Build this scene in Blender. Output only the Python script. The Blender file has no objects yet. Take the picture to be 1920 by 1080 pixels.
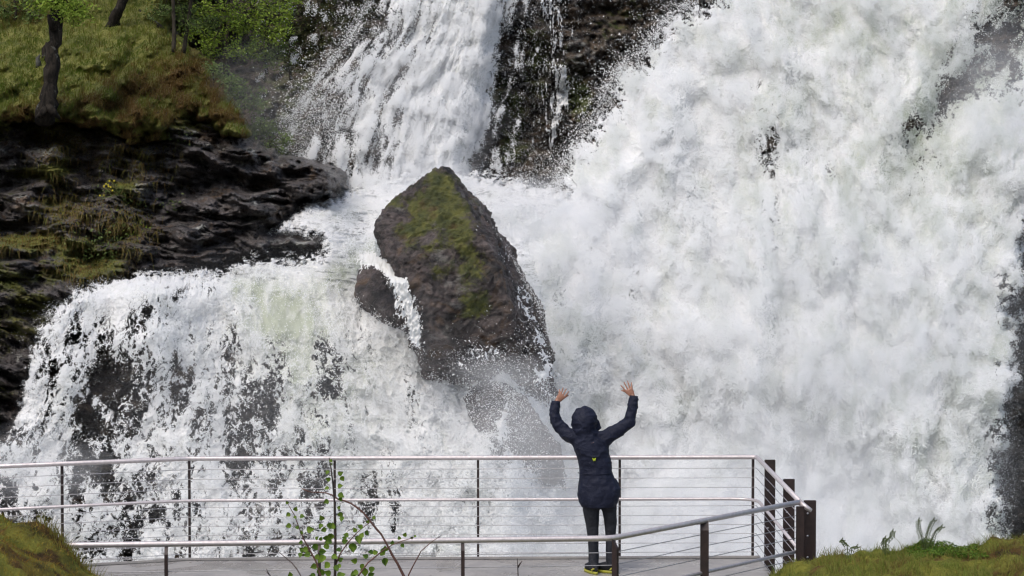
import bpy, bmesh, math, random
import numpy as np
from mathutils import Vector, Matrix
random.seed(5); rng = np.random.default_rng(11)
C = bpy.context.scene.collection
F = 4330.0; HC = 3.92; TH = math.atan(170.0 / F)
ct, st = math.cos(TH), math.sin(TH)

def P(u, v, Y):
    """the point seen at (u, v) of the 1920x1080 photograph at Y metres in front of the camera (arrays or floats)"""
    x = (np.asarray(u, float) - 960) / F; y = -(np.asarray(v, float) - 540) / F
    dy = ct + y * st; dz = -st + y * ct
    s = Y / dy
    return np.stack(np.broadcast_arrays(x * s, Y + 0 * s, HC + dz * s), -1)
def PV(u, v, Y): return Vector(P(u, v, Y).tolist())

# ------------------------------------------------------------------ noise
_g = np.random.default_rng(3)
PERM = np.concatenate([_g.permutation(256)] * 2); ang = _g.random(256) * 2 * np.pi
GX, GY = np.cos(ang), np.sin(ang)
_g3 = _g.normal(size=(256, 3)); G3 = _g3 / np.linalg.norm(_g3, axis=1)[:, None]
def pn(x, y, s=0):
    x = x + s * 17.31; y = y + s * 9.77
    xi = np.floor(x).astype(int); yi = np.floor(y).astype(int); xf = x - xi; yf = y - yi
    u = xf * xf * xf * (xf * (xf * 6 - 15) + 10); w = yf * yf * yf * (yf * (yf * 6 - 15) + 10)
    def g(i, j, a, b):
        h = PERM[(PERM[(xi + i) & 255] + yi + j + s * 7) & 255]
        return GX[h] * a + GY[h] * b
    n0 = g(0, 0, xf, yf); n0 = n0 + u * (g(1, 0, xf - 1, yf) - n0)
    n1 = g(0, 1, xf, yf - 1); n1 = n1 + u * (g(1, 1, xf - 1, yf - 1) - n1)
    return (n0 + w * (n1 - n0)) * 1.45
def pn3(p, s=0):
    p = p + s * 13.7
    i = np.floor(p).astype(int); f = p - i; w = f * f * f * (f * (f * 6 - 15) + 10)
    out = 0
    for a in (0, 1):
        for b in (0, 1):
            for c in (0, 1):
                h = PERM[(PERM[(PERM[(i[:, 0] + a) & 255] + i[:, 1] + b) & 255] + i[:, 2] + c) & 255]
                d = G3[h, 0] * (f[:, 0] - a) + G3[h, 1] * (f[:, 1] - b) + G3[h, 2] * (f[:, 2] - c)
                out = out + d * (w[:, 0] if a else 1 - w[:, 0]) * (w[:, 1] if b else 1 - w[:, 1]) * (w[:, 2] if c else 1 - w[:, 2])
    return out * 1.5
def fbm(x, y, o=4, s=0, g=.5):
    t = 0; a = 1; k = 1
    for i in range(o):
        t = t + a * pn(x * k, y * k, s + i); a *= g; k *= 2.03
    return t
def fbm3(p, o=4, s=0, g=.5):
    t = 0; a = 1; k = 1
    for i in range(o):
        t = t + a * pn3(p * k, s + i); a *= g; k *= 2.03
    return t
def billow(x, y, o=4, s=0, g=.5):
    t = 0; a = 1; k = 1; tot = 0
    for i in range(o):
        t = t + a * np.abs(pn(x * k, y * k, s + i)); tot += a; a *= g; k *= 2.1
    return 1 - 2 * t / tot
def puffy(x, y, o=4, s=0, g=.5):
    t = 0; a = 1; k = 1; tot = 0
    for i in range(o):
        t = t + a * np.sqrt(pn(x * k, y * k, s + i) ** 2 + .012); tot += a; a *= g; k *= 2.1
    return .35 + 2 * t / tot
def sm(a, b, x):
    t = np.clip((x - a) / (b - a), 0, 1); return t * t * (3 - 2 * t)
def sdist(u, v, poly):
    """signed distance to a polygon, positive inside"""
    poly = np.array(poly, float); n = len(poly); best = np.full(u.shape, 1e9); ins = np.zeros(u.shape, bool)
    for i in range(n):
        (x0, y0), (x1, y1) = poly[i], poly[(i + 1) % n]
        dx, dy = x1 - x0, y1 - y0
        t = np.clip(((u - x0) * dx + (v - y0) * dy) / (dx * dx + dy * dy + 1e-9), 0, 1)
        best = np.minimum(best, (u - x0 - t * dx) ** 2 + (v - y0 - t * dy) ** 2)
        if y0 != y1:
            ins ^= ((y0 > v) != (y1 > v)) & (u < (x1 - x0) * (v - y0) / (y1 - y0) + x0)
    return np.where(ins, 1, -1) * np.sqrt(best)
def linedist(u, v, pts):
    best = np.full(u.shape, 1e9)
    for (x0, y0), (x1, y1) in zip(pts[:-1], pts[1:]):
        dx, dy = x1 - x0, y1 - y0
        t = np.clip(((u - x0) * dx + (v - y0) * dy) / (dx * dx + dy * dy + 1e-9), 0, 1)
        best = np.minimum(best, (u - x0 - t * dx) ** 2 + (v - y0 - t * dy) ** 2)
    return np.sqrt(best)
def blobs(u, v, L):
    t = 0 * u
    for b in L:
        bu, bv, ru, rv, a = b[:5]; an = math.radians(b[5]) if len(b) > 5 else 0
        du, dv = u - bu, v - bv
        x = (du * math.cos(an) + dv * math.sin(an)) / ru; y = (-du * math.sin(an) + dv * math.cos(an)) / rv
        t = t + a * np.exp(-(x * x + y * y))
    return t
def uniform(n):
    s = np.sort(n.ravel()[:: max(1, n.size // 20000)])
    return np.searchsorted(s, n) / len(s)

# ------------------------------------------------------------------ object helpers
def tag(o, label=None, cat=None, group=None, kind=None):
    for k, x in (('label', label), ('category', cat), ('group', group), ('kind', kind)):
        if x: o[k] = x
    return o
def empty(name, loc, label, cat, group=None):
    o = bpy.data.objects.new(name, None); C.objects.link(o); o.location = loc; o.empty_display_size = .2
    return tag(o, label, cat, group)
def link(name, me, mat, parent=None):
    if mat is not None: me.materials.append(mat)
    o = bpy.data.objects.new(name, me); C.objects.link(o)
    if parent is not None:
        o.parent = parent; o.matrix_parent_inverse = Matrix.Translation(parent.location).inverted()
    return o
def np_mesh(name, V, faces, attrs=None, smooth=True):
    """faces: (n, k) index array"""
    me = bpy.data.meshes.new(name); n, k = faces.shape
    me.vertices.add(len(V)); me.vertices.foreach_set('co', np.ascontiguousarray(V, np.float32).ravel())
    me.loops.add(n * k); me.loops.foreach_set('vertex_index', np.ascontiguousarray(faces, np.int32).ravel())
    me.polygons.add(n); me.polygons.foreach_set('loop_start', np.arange(0, n * k, k, dtype=np.int32))
    me.polygons.foreach_set('use_smooth', np.full(n, smooth))
    for a, x in (attrs or {}).items():
        me.attributes.new(a, 'FLOAT', 'POINT').data.foreach_set('value', np.ascontiguousarray(x, np.float32).ravel())
    me.update(calc_edges=True)
    return me
def grid(u0, u1, v0, v1, step):
    nu = int((u1 - u0) / step) + 1; nv = int((v1 - v0) / step) + 1
    return np.meshgrid(np.linspace(u0, u1, nu), np.linspace(v0, v1, nv))
def sheet(name, u, v, Y, keep, mat, attrs=None, parent=None):
    nv, nu = u.shape
    V = P(u, v, Y).reshape(-1, 3); idx = np.arange(nu * nv).reshape(nv, nu)
    f = np.stack([idx[1:, :-1], idx[1:, 1:], idx[:-1, 1:], idx[:-1, :-1]], -1).reshape(-1, 4)
    if keep is not None:
        k = keep.ravel(); f = f[k[f].all(1)]
        used = np.zeros(nu * nv, bool); used[f.ravel()] = True
        m = np.cumsum(used) - 1; V = V[used]; f = m[f]
        attrs = {a: x.ravel()[used] for a, x in (attrs or {}).items()}
    return link(name, np_mesh(name, V, f, attrs), mat, parent)

class MB:
    """collects shapes for one mesh"""
    def __init__(s): s.bm = bmesh.new()
    def ring(s, c, ax, rx, ry, n, up=None, pw=2):
        ax = ax.normalized(); up = up or (Vector((0, 0, 1)) if abs(ax.z) < .9 else Vector((1, 0, 0)))
        a = up.cross(ax).normalized(); b = ax.cross(a)
        out = []
        for k in range(n):
            t = 2 * math.pi * k / n; q = math.cos(t), math.sin(t)
            q = [math.copysign(abs(x) ** (2 / pw), x) for x in q]
            out.append(s.bm.verts.new(c + a * q[0] * rx + b * q[1] * ry))
        return out
    def skin(s, rings, caps=True):
        for A, B in zip(rings[:-1], rings[1:]):
            n = len(A)
            for k in range(n): s.bm.faces.new((A[k], A[(k + 1) % n], B[(k + 1) % n], B[k]))
        if caps:
            s.bm.faces.new(rings[0][::-1]); s.bm.faces.new(rings[-1])
    def tube(s, pts, rad, n=8, flat=1):
        pts = [Vector(p) for p in pts]; rad = rad if hasattr(rad, '__len__') else [rad] * len(pts)
        R = []; up = None
        for i, p in enumerate(pts):
            d = (pts[min(i + 1, len(pts) - 1)] - pts[max(i - 1, 0)]).normalized()
            if up is None: up = Vector((0, 0, 1)) if abs(d.z) < .9 else Vector((0, 1, 0))
            up = (up - d * up.dot(d)).normalized()
            R.append(s.ring(p, d, rad[i], rad[i] * flat, n, up))
        s.skin(R); return s
    def ball(s, c, r, sc=(1, 1, 1), seg=16):
        m = Matrix.Translation(Vector(c)) @ Matrix.Diagonal((r * sc[0], r * sc[1], r * sc[2], 1))
        bmesh.ops.create_uvsphere(s.bm, u_segments=seg, v_segments=seg // 2 + 2, radius=1, matrix=m); return s
    def box(s, c, dims, M=None, bev=0):
        r = bmesh.ops.create_cube(s.bm, size=1, matrix=Matrix.Translation(Vector(c)) @ (M.to_4x4() if M else Matrix()) @ Matrix.Diagonal((*dims, 1)))
        if bev:
            ed = list({e for vv in r['verts'] for e in vv.link_edges})
            bmesh.ops.bevel(s.bm, geom=ed, offset=bev, segments=2, affect='EDGES')
        return s
    def mesh(s, name, smooth=True):
        bmesh.ops.recalc_face_normals(s.bm, faces=s.bm.faces)
        me = bpy.data.meshes.new(name); s.bm.to_mesh(me); s.bm.free()
        me.polygons.foreach_set('use_smooth', [smooth] * len(me.polygons)); return me
    def build(s, name, mat, parent=None, smooth=True): return link(name, s.mesh(name, smooth), mat, parent)
def remesh(me, voxel, sub=0, smooth=0, fac=.5):
    o = bpy.data.objects.new('tmp', me); C.objects.link(o)
    m = o.modifiers.new('r', 'REMESH'); m.mode = 'VOXEL'; m.voxel_size = voxel; m.use_smooth_shade = True
    if smooth:
        m = o.modifiers.new('s', 'SMOOTH'); m.iterations = smooth; m.factor = fac
    bpy.context.view_layer.update()
    out = bpy.data.meshes.new_from_object(o.evaluated_get(bpy.context.evaluated_depsgraph_get()))
    bpy.data.objects.remove(o); out.materials.clear(); return out
def coords(me):
    a = np.empty(len(me.vertices) * 3, np.float32); me.vertices.foreach_get('co', a); a = a.reshape(-1, 3).astype(float)
    n = np.empty(len(me.vertices) * 3, np.float32); me.vertices.foreach_get('normal', n); return a, n.reshape(-1, 3).astype(float)

# ------------------------------------------------------------------ materials
class NT:
    def __init__(s, name):
        s.m = bpy.data.materials.new(name); s.m.use_nodes = True; s.t = s.m.node_tree; s.t.nodes.clear()
        s.o = s.n('OutputMaterial'); s.tc = None
    def n(s, t, **k):
        x = s.t.nodes.new('ShaderNode' + t)
        for a, b in k.items(): setattr(x, a, b)
        return x
    def L(s, a, b): s.t.links.new(a, b)
    def set(s, sock, x):
        if isinstance(x, bpy.types.NodeSocket): s.L(x, sock)
        else: sock.default_value = x
    def co(s, sc=(1, 1, 1), rot=(0, 0, 0)):
        if s.tc is None: s.tc = s.n('TexCoord')
        m = s.n('Mapping'); s.L(s.tc.outputs['Object'], m.inputs[0]); m.inputs['Scale'].default_value = sc; m.inputs['Rotation'].default_value = rot
        return m.outputs[0]
    def noise(s, scale, detail=4, rough=.6, dist=0, vec=None, sc=(1, 1, 1), rot=(0, 0, 0)):
        x = s.n('TexNoise'); s.L(vec or s.co(sc, rot), x.inputs['Vector'])
        x.inputs['Scale'].default_value = scale; x.inputs['Detail'].default_value = detail; x.inputs['Roughness'].default_value = rough; x.inputs['Distortion'].default_value = dist
        return x.outputs['Fac']
    def attr(s, name): x = s.n('Attribute', attribute_name=name); return x.outputs['Fac']
    def mp(s, f, a, b, c=0., d=1.):
        x = s.n('MapRange', interpolation_type='SMOOTHSTEP'); s.set(x.inputs[0], f)
        for i, q in enumerate((a, b, c, d)): x.inputs[i + 1].default_value = q
        return x.outputs[0]
    def math(s, op, a, b=0.):
        x = s.n('Math', operation=op); s.set(x.inputs[0], a); s.set(x.inputs[1], b); return x.outputs[0]
    def mix(s, f, a, b):
        x = s.n('Mix', data_type='RGBA'); s.set(x.inputs[0], f)
        for i, q in ((6, a), (7, b)): s.set(x.inputs[i], (*q, 1) if isinstance(q, tuple) else q)
        return x.outputs[2]
    def bump(s, h, st, d=.05, nrm=None):
        x = s.n('Bump'); s.L(h, x.inputs['Height']); x.inputs['Strength'].default_value = st; x.inputs['Distance'].default_value = d
        if nrm is not None: s.L(nrm, x.inputs['Normal'])
        return x.outputs[0]
    def pbr(s, col, rough=.6, metal=0., bump=None, spec=.5, sheen=0., trans=0., coat=0.):
        b = s.n('BsdfPrincipled'); s.set(b.inputs['Base Color'], (*col, 1) if isinstance(col, tuple) else col)
        s.set(b.inputs['Roughness'], rough); b.inputs['Metallic'].default_value = metal; s.set(b.inputs['Specular IOR Level'], spec)
        if sheen: b.inputs['Sheen Weight'].default_value = sheen
        if coat: b.inputs['Coat Weight'].default_value = coat
        if bump is not None: s.L(bump, b.inputs['Normal'])
        out = b.outputs[0]
        if trans:
            t = s.n('BsdfTranslucent'); s.set(t.inputs[0], (*col, 1) if isinstance(col, tuple) else col)
            mx = s.n('MixShader'); mx.inputs[0].default_value = trans; s.L(out, mx.inputs[1]); s.L(t.outputs[0], mx.inputs[2]); out = mx.outputs[0]
        s.L(out, s.o.inputs[0]); return s.m

def m_foam(name, tint=(.50, .55, .44), a0=-.13):
    t = NT(name); g = t.attr('green')
    n1 = t.noise(1.3, 5, .62, 1.2); n2 = t.noise(9, 4, .65, .8)
    f = t.math('ADD', g, t.math('MULTIPLY', t.mp(n1, .45, .75), .28))
    c = t.mix(f, (.92, .925, .93), tint)
    c = t.mix(t.mp(n2, .52, .78, 0, .22), c, (.62, .65, .64))
    c = t.mix(t.attr('dark_tint'), c, (.07, .08, .07))
    b = t.bump(t.noise(22, 5, .75, 1.0), .25, .03)
    p = t.pbr(c, .6, bump=b, spec=.25, trans=0)
    pb = [x for x in t.t.nodes if x.type == 'BSDF_PRINCIPLED'][0]; al = t.mp(t.attr('cov'), a0, .24, .04, 1); t.L(al, pb.inputs['Alpha'])
    tr = t.n('BsdfTranslucent'); t.L(c, tr.inputs[0]); mx = t.n('MixShader'); t.L(t.math('MULTIPLY', al, .34), mx.inputs[0]); t.L(pb.outputs[0], mx.inputs[1]); t.L(tr.outputs[0], mx.inputs[2]); t.L(mx.outputs[0], t.o.inputs[0])
    return p
def m_rock(name, a, b, lichen=.3, rough=(.25, .6), rot=(0, .2, 0), str_=1.0, ssc=(.8, 1.2, 5), mossc=((.07, .085, .012), (.16, .15, .02))):
    t = NT(name)
    strat = t.noise(1.0, 7, .68, .6, sc=ssc, rot=rot); big = t.noise(.9, 4, .6); fine = t.noise(7, 6, .7, .5)
    c = t.mix(t.mp(strat, .38, .62), a, b)
    c = t.mix(t.mp(fine, .4, .75, 0, .6), c, tuple(x * .45 for x in a))
    lic = t.mp(t.math('MULTIPLY', t.noise(2.6, 6, .7, .8, sc=(1, 1, 2.2), rot=rot), t.mp(big, .35, .7, .7, 1.15)), .53, .66, 0, lichen)
    c = t.mix(lic, c, (.34, .34, .31))
    rust = t.mp(t.noise(1.7, 5, .6, 1), .53, .68, 0, .6); c = t.mix(rust, c, (.11, .062, .026))
    m = t.mp(t.math('ADD', t.attr('moss'), t.math('MULTIPLY', t.noise(3.2, 6, .75, .4), 1.9)), 1.28, 1.62)
    mc = t.mix(t.mp(t.noise(3.1, 5, .7, .5), .35, .7), *mossc)
    mc = t.mix(t.mp(t.noise(2.1, 3, .6), .55, .7, 0, .7), mc, (.07, .038, .012))
    c = t.mix(m, c, mc)
    r = t.mp(t.math('ADD', fine, t.math('MULTIPLY', m, .5)), .3, .9, *rough)
    bp = t.bump(strat, .8 * str_, .22); bp = t.bump(fine, .7 * str_, .06, bp); bp = t.bump(t.noise(30, 4, .7), .5, .02, bp)
    return t.pbr(c, r, bump=bp, spec=.5)
def m_turf(name, g1=(.085, .10, .024), g2=(.23, .225, .06)):
    t = NT(name)
    c = t.mix(t.mp(t.noise(1.6, 6, .7, .5), .3, .7), g1, g2)
    br = t.mix(t.mp(t.noise(5, 5, .7), .3, .7), (.03, .019, .009), (.16, .095, .025))
    c = t.mix(t.mp(t.math('ADD', t.attr('dry'), t.math('MULTIPLY', t.math('SUBTRACT', t.noise(2.2, 6, .75, .6), .5), 1.6)), .25, .8), c, br)
    bp = t.bump(t.noise(6, 7, .75, .5), .9, .12); bp = t.bump(t.noise(28, 4, .75), .8, .04, bp)
    return t.pbr(c, .85, bump=bp, spec=.2)
def m_blade(name, g1, g2, dry):
    t = NT(name); c = t.mix(t.attr('tone'), g1, g2); c = t.mix(t.attr('dry'), c, dry)
    return t.pbr(c, .6, spec=.25, trans=.3)
def m_bark(name, a, b, w=.0):
    t = NT(name); n = t.noise(6, 6, .7, .5, sc=(2, 2, .6)); c = t.mix(t.mp(n, .35, .65), a, b)
    if w: c = t.mix(t.mp(t.noise(5, 5, .7), .58, .68, 0, w), c, (.30, .30, .27))
    return t.pbr(c, .9, bump=t.bump(n, .8, .04), spec=.12)
def m_cloth(name, c, c2, sc=5, bs=.5, rough=.55):
    t = NT(name); n = t.noise(sc, 5, .6, .6); q = t.mix(t.mp(n, .3, .7), c, c2)
    q = t.mix(t.mp(t.noise(190, 2, .5), .66, .74, 0, .35), q, (.3, .32, .36))
    return t.pbr(q, rough, bump=t.bump(n, bs, .03), spec=.2)
def m_plain(name, c, rough=.5, metal=0., var=.35, sc=12, spec=.5, trans=0.):
    t = NT(name); n = t.noise(sc, 5, .6)
    q = t.mix(t.mp(n, .3, .75), c, tuple(x * (1 - var) for x in c))
    return t.pbr(q, t.mp(n, .2, .8, rough * .8, min(1, rough * 1.3)), metal, t.bump(n, .25, .01), spec, trans=trans)
def m_mist(name, dens, col=(.97, .98, 1)):
    t = NT(name); v = t.n('VolumePrincipled'); v.inputs['Color'].default_value = (*col, 1); v.inputs['Density'].default_value = dens
    v.inputs['Anisotropy'].default_value = .1; t.L(v.outputs[0], t.o.inputs['Volume']); return t.m

FOAM = m_foam('foam_water'); FOAML = m_foam('cascade_water', (.50, .54, .43), -.30)
SLATE = m_rock('wet_slate', (.026, .023, .023), (.135, .12, .115), 1.0, (.22, .6), (0, .22, 0), 1.2, (1.3, 1.3, 4))
GORGE = m_rock('gorge_rock', (.013, .011, .010), (.10, .075, .052), .6, (.25, .6), (0, -.3, 0), 1.1, (1.3, 1.3, 2.4), ((.03, .045, .008), (.09, .10, .015)))
BOULD = m_rock('boulder_rock', (.014, .011, .011), (.115, .09, .085), .3, (.28, .65), (0, 1.0, .4), 1.2, (1.6, 1.6, 2.6), ((.035, .045, .008), (.12, .12, .018)))
TURF = m_turf('moss_turf'); MOUND = m_turf('golden_turf', (.09, .11, .016), (.25, .24, .04))
GRASS = m_blade('grass_blades', (.10, .155, .02), (.25, .28, .055), (.16, .10, .032))
LEAFY = m_blade('bright_leaves', (.11, .19, .02), (.30, .42, .06), (.3, .3, .05))
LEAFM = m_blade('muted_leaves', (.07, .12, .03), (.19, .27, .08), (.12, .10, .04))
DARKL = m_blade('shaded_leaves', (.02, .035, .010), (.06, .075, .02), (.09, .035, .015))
LEAFS = m_blade('sapling_leaves', (.035, .09, .010), (.11, .20, .02), (.3, .4, .05))
BARK = m_bark('dark_bark', (.008, .007, .006), (.03, .025, .02), .3)
BARKT = m_bark('thin_bark', (.03, .025, .02), (.07, .06, .045))
STEEL = m_plain('brushed_steel', (.62, .57, .57), .42, .5, .2, 30)
CABLE = m_plain('steel_cable', (.45, .44, .45), .4, .7, .2, 30)
BROWN = m_plain('brown_steel', (.040, .024, .022), .5, .1, .5, 9)
t = NT('wet_concrete'); c_ = t.mix(t.mp(t.noise(1.6, 6, .7, .6, sc=(1, 1, 1)), .35, .65), (.33, .315, .30), (.25, .24, .235)); c_ = t.mix(t.mp(t.noise(14, 4, .7), .5, .75, 0, .5), c_, (.22, .21, .19))
CONC = t.pbr(c_, t.mp(t.noise(1.1, 5, .65, .5), .4, .6, .12, .6), bump=t.bump(t.noise(20, 4, .7), .3, .01), spec=.5)

# ------------------------------------------------------------------ camera, sky, sun
cam = bpy.data.cameras.new('camera'); co = bpy.data.objects.new('camera', cam); C.objects.link(co)
cam.sensor_width = 36; cam.lens = 36 * F / 1920; cam.clip_end = 500; cam.clip_start = .5
co.location = (0, 0, HC); co.rotation_euler = (math.pi / 2 - TH, 0, 0)
sc = bpy.context.scene; sc.camera = co
w = bpy.data.worlds.new('World'); sc.world = w; w.use_nodes = True
nt = w.node_tree; bg = nt.nodes['Background']; sky = nt.nodes.new('ShaderNodeTexSky'); sky.sky_type = 'NISHITA'; sky.sun_disc = False
SEL, SAZ = math.radians(58), math.radians(215)   # behind the camera, to its left
sky.sun_elevation = SEL; sky.sun_rotation = SAZ; sky.air_density = 1; sky.dust_density = 4; sky.ozone_density = 1
nt.links.new(sky.outputs[0], bg.inputs[0]); bg.inputs[1].default_value = .115
sl = bpy.data.lights.new('sun', 'SUN'); sl.energy = 1.1; sl.angle = math.radians(30); sl.color = (1, .97, .92)
so = bpy.data.objects.new('sun', sl); C.objects.link(so)
sdir = Vector((math.sin(SAZ) * math.cos(SEL), math.cos(SAZ) * math.cos(SEL), math.sin(SEL)))
so.rotation_euler = sdir.to_track_quat('Z', 'Y').to_euler()
sc.view_settings.view_transform = 'Standard'; sc.view_settings.look = 'None'; sc.view_settings.exposure = .60
sc.cycles.use_denoising = True; sc.cycles.max_bounces = 7; sc.cycles.diffuse_bounces = 4; sc.cycles.volume_bounces = 3
sc.cycles.glossy_bounces = 3; sc.cycles.transparent_max_bounces = 8; sc.cycles.caustics_reflective = False; sc.cycles.caustics_refractive = False
try: sc.cycles.denoiser = 'OPENIMAGEDENOISE'; sc.cycles.denoising_prefilter = 'ACCURATE'
except Exception: pass
sc.cycles.filter_width = 1.3; sc.cycles.use_adaptive_sampling = True; sc.cycles.adaptive_threshold = .02

# ================================================================== ROCK WALLS
def ridgeY(v, tab): return np.interp(v, [a for a, b in tab], [b for a, b in tab])
# the gorge wall behind everything
u, v = grid(-700, 2700, -900, 1300, 3.2)
Y = ridgeY(v, [(-900, 72), (0, 61), (330, 57.5), (520, 52), (600, 48.2), (800, 46.6), (1080, 45), (1300, 44)])
Y = Y + 2.0 * sm(1050, 1500, u) * sm(900, 300, v) + 6 * sm(760, 520, u) * sm(420, 100, v)
Y = Y + 4.5 * sm(900, 1250, u) * sm(420, 600, v) + 1.5 * sm(1200, 1400, u) * sm(300, 100, v)
Y = Y - 4.5 * sm(1800, 1960, u) * sm(300, 500, v) - 2 * sm(1840, 2000, u) * sm(300, 200, v)
q = fbm((u + .3 * v) / 170, (v - .2 * u) / 120, 5, 1); bl = fbm(u / 60, v / 42, 4, 9)
Y = Y - .9 * q - .22 * np.floor(bl * 4) / 1.6 - .26 * fbm(u / 16, v / 13, 4, 4, .62) - .35 * np.abs(fbm(u / 45, v / 34, 3, 6))
moss = blobs(u, v, [(1010, 120, 50, 90, .5), (960, 230, 45, 60, .5), (960, 285, 40, 22, .6), (1085, 165, 30, 45, .45), (620, 60, 120, 90, .45), (540, 200, 60, 150, .4), (1140, 60, 40, 40, .35), (1090, 190, 26, 40, .5), (1180, 20, 50, 26, .35), (930, 150, 30, 60, .4)]) + .12 * q + .15 * sm(0, .5, fbm(u / 30, v / 24, 3, 13)) * sm(420, 300, v)
sheet('gorge_cliff', u, v, Y, None, GORGE, {'moss': moss}); tag(bpy.data.objects['gorge_cliff'], 'dark wet rock face behind the falls', kind='structure')
GORGE_Y = lambda uu, vv: float(Y[int(np.clip((vv + 900) / (2200) * (Y.shape[0] - 1), 0, Y.shape[0] - 1)), int(np.clip((uu + 700) / 3400 * (Y.shape[1] - 1), 0, Y.shape[1] - 1))])
YG = Y
def gY(u_, v_):
    i = np.clip(((v_ + 900) / 2200 * (YG.shape[0] - 1)).astype(int), 0, YG.shape[0] - 1); j = np.clip(((u_ + 700) / 3400 * (YG.shape[1] - 1)).astype(int), 0, YG.shape[1] - 1)
    return YG[i, j]

# the layered slate bank on the left
poly = [(-900, 150), (0, 190), (200, 215), (330, 215), (440, 240), (500, 285), (520, 300), (590, 305), (640, 325), (646, 350), (618, 370), (560, 385), (548, 402), (505, 428), (560, 440), (612, 452), (600, 470),
        (500, 478), (455, 490), (400, 505), (190, 530), (140, 590), (80, 660), (66, 760), (60, 1000), (60, 1300), (-900, 1300)]
u, v = grid(-900, 680, 140, 1300, 1.9)
wob = 9 * fbm(u / 30, v / 18, 3, 21)
sd = sdist(u, v, poly) + wob
# strata: coordinate across the beds, which dip to the right
sC = v - .22 * u + 18 * fbm(u / 160, v / 90, 3, 31); sA = u + .22 * v
bed = fbm(sA / 90, sC / 20, 5, 33, .6)
slab = np.round(fbm(sA / 70, sC / 30, 3, 37) * 5) / 5
Y = ridgeY(v, [(100, 54), (230, 51.5), (330, 50.2), (450, 48.3), (520, 46.6), (700, 45.0), (1080, 43), (1300, 42)]) + .0014 * (u - 200)
Y = Y - .8 * fbm(u / 120, v / 70, 3, 41) - .7 * slab - .38 * bed - .10 * fbm(sA / 14, sC / 5, 3, 43)
Y = Y + 1.6 * np.clip(1 - sd / 26, 0, 1) ** 2.2 + 3.5 * np.clip(-sd / 14, 0, 1) ** 1.3
moss = blobs(u, v, [(60, 455, 70, 16, .9), (75, 320, 40, 12, .6), (230, 350, 40, 22, .6), (160, 480, 60, 30, .5), (45, 600, 60, 60, .5), (110, 390, 30, 30, .35), (170, 505, 60, 26, .6), (250, 420, 40, 60, .3),
    (20, 520, 60, 30, .4), (330, 230, 100, 20, .6), (100, 230, 180, 18, .6), (420, 460, 60, 12, .3), (120, 300, 30, 60, .35), (620, 318, 20, 8, .3)]) + .3 * sm(300, 60, u) * fbm(u / 60, v / 40, 3, 51) + .15 * sm(450, 100, u)
sheet('slate_cliff', u, v, Y, sd > -14, SLATE, {'moss': moss}); tag(bpy.data.objects['slate_cliff'], 'dark layered slate bank left of the falls', kind='structure')
YS = Y
def sY(u_, v_): return YS[np.clip(((v_ - 140) / 1160 * (YS.shape[0] - 1)).astype(int), 0, YS.shape[0] - 1), np.clip(((u_ + 900) / 1580 * (YS.shape[1] - 1)).astype(int), 0, YS.shape[1] - 1)]

# the grassy hillside above it
poly = [(-900, -900), (560, -900), (470, -150), (400, -40), (318, 20), (312, 62), (350, 92), (392, 120), (412, 150), (425, 180), (448, 214), (466, 245), (455, 262), (400, 250), (330, 225), (318, 262), (250, 272),
        (190, 240), (60, 228), (0, 232), (-900, 210)]
u, v = grid(-900, 600, -900, 300, 2.2)
sd = sdist(u, v, poly) + 6 * fbm(u / 25, v / 16, 2, 61)
hum = puffy((u - .4 * v) / 105, (v + .35 * u) / 60, 3, 63, .4); sz = sm(60, 190, v + .15 * u)
Y = ridgeY(v, [(-900, 95), (-300, 74), (0, 60.5), (120, 55.5), (230, 51.3), (300, 50.2)]) + .004 * np.clip(u - 100, -900, 400)
Y = Y - (.35 + 1.5 * sz) * hum - .45 * sz * puffy((u - .4 * v) / 42, (v + .35 * u) / 26, 2, 66, .5) - .4 * fbm(u / 60, v / 40, 4, 65) - .08 * fbm(u / 9, v / 8, 3, 67)
Y = Y + 2.2 * np.clip(1 - sd / 34, 0, 1) ** 2 + 4 * np.clip(-sd / 12, 0, 1)
dry = 1.0 * sm(110, 200, v + .22 * (u - 200)) * np.clip(.55 + 1.1 * fbm(u / 40, v / 26, 4, 69), 0, 1) + blobs(u, v, [(50, 20, 90, 35, .55), (350, 110, 60, 60, .4), (300, 160, 80, 40, .4)])
sheet('hillside', u, v, Y, sd > -11, TURF, {'dry': dry}); tag(bpy.data.objects['hillside'], 'grassy mossy hillside above the slate', kind='structure')
YH, SDH, DRYH = Y, sd, dry
def hy(u_, v_, d=.25):
    i, j = hI(np.array(float(u_)), np.array(float(v_))); return float(YH[i, j]) - d
def hI(u_, v_): return np.clip(((v_ + 900) / 1200 * (YH.shape[0] - 1)).astype(int), 0, YH.shape[0] - 1), np.clip(((u_ + 900) / 1500 * (YH.shape[1] - 1)).astype(int), 0, YH.shape[1] - 1)

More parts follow.
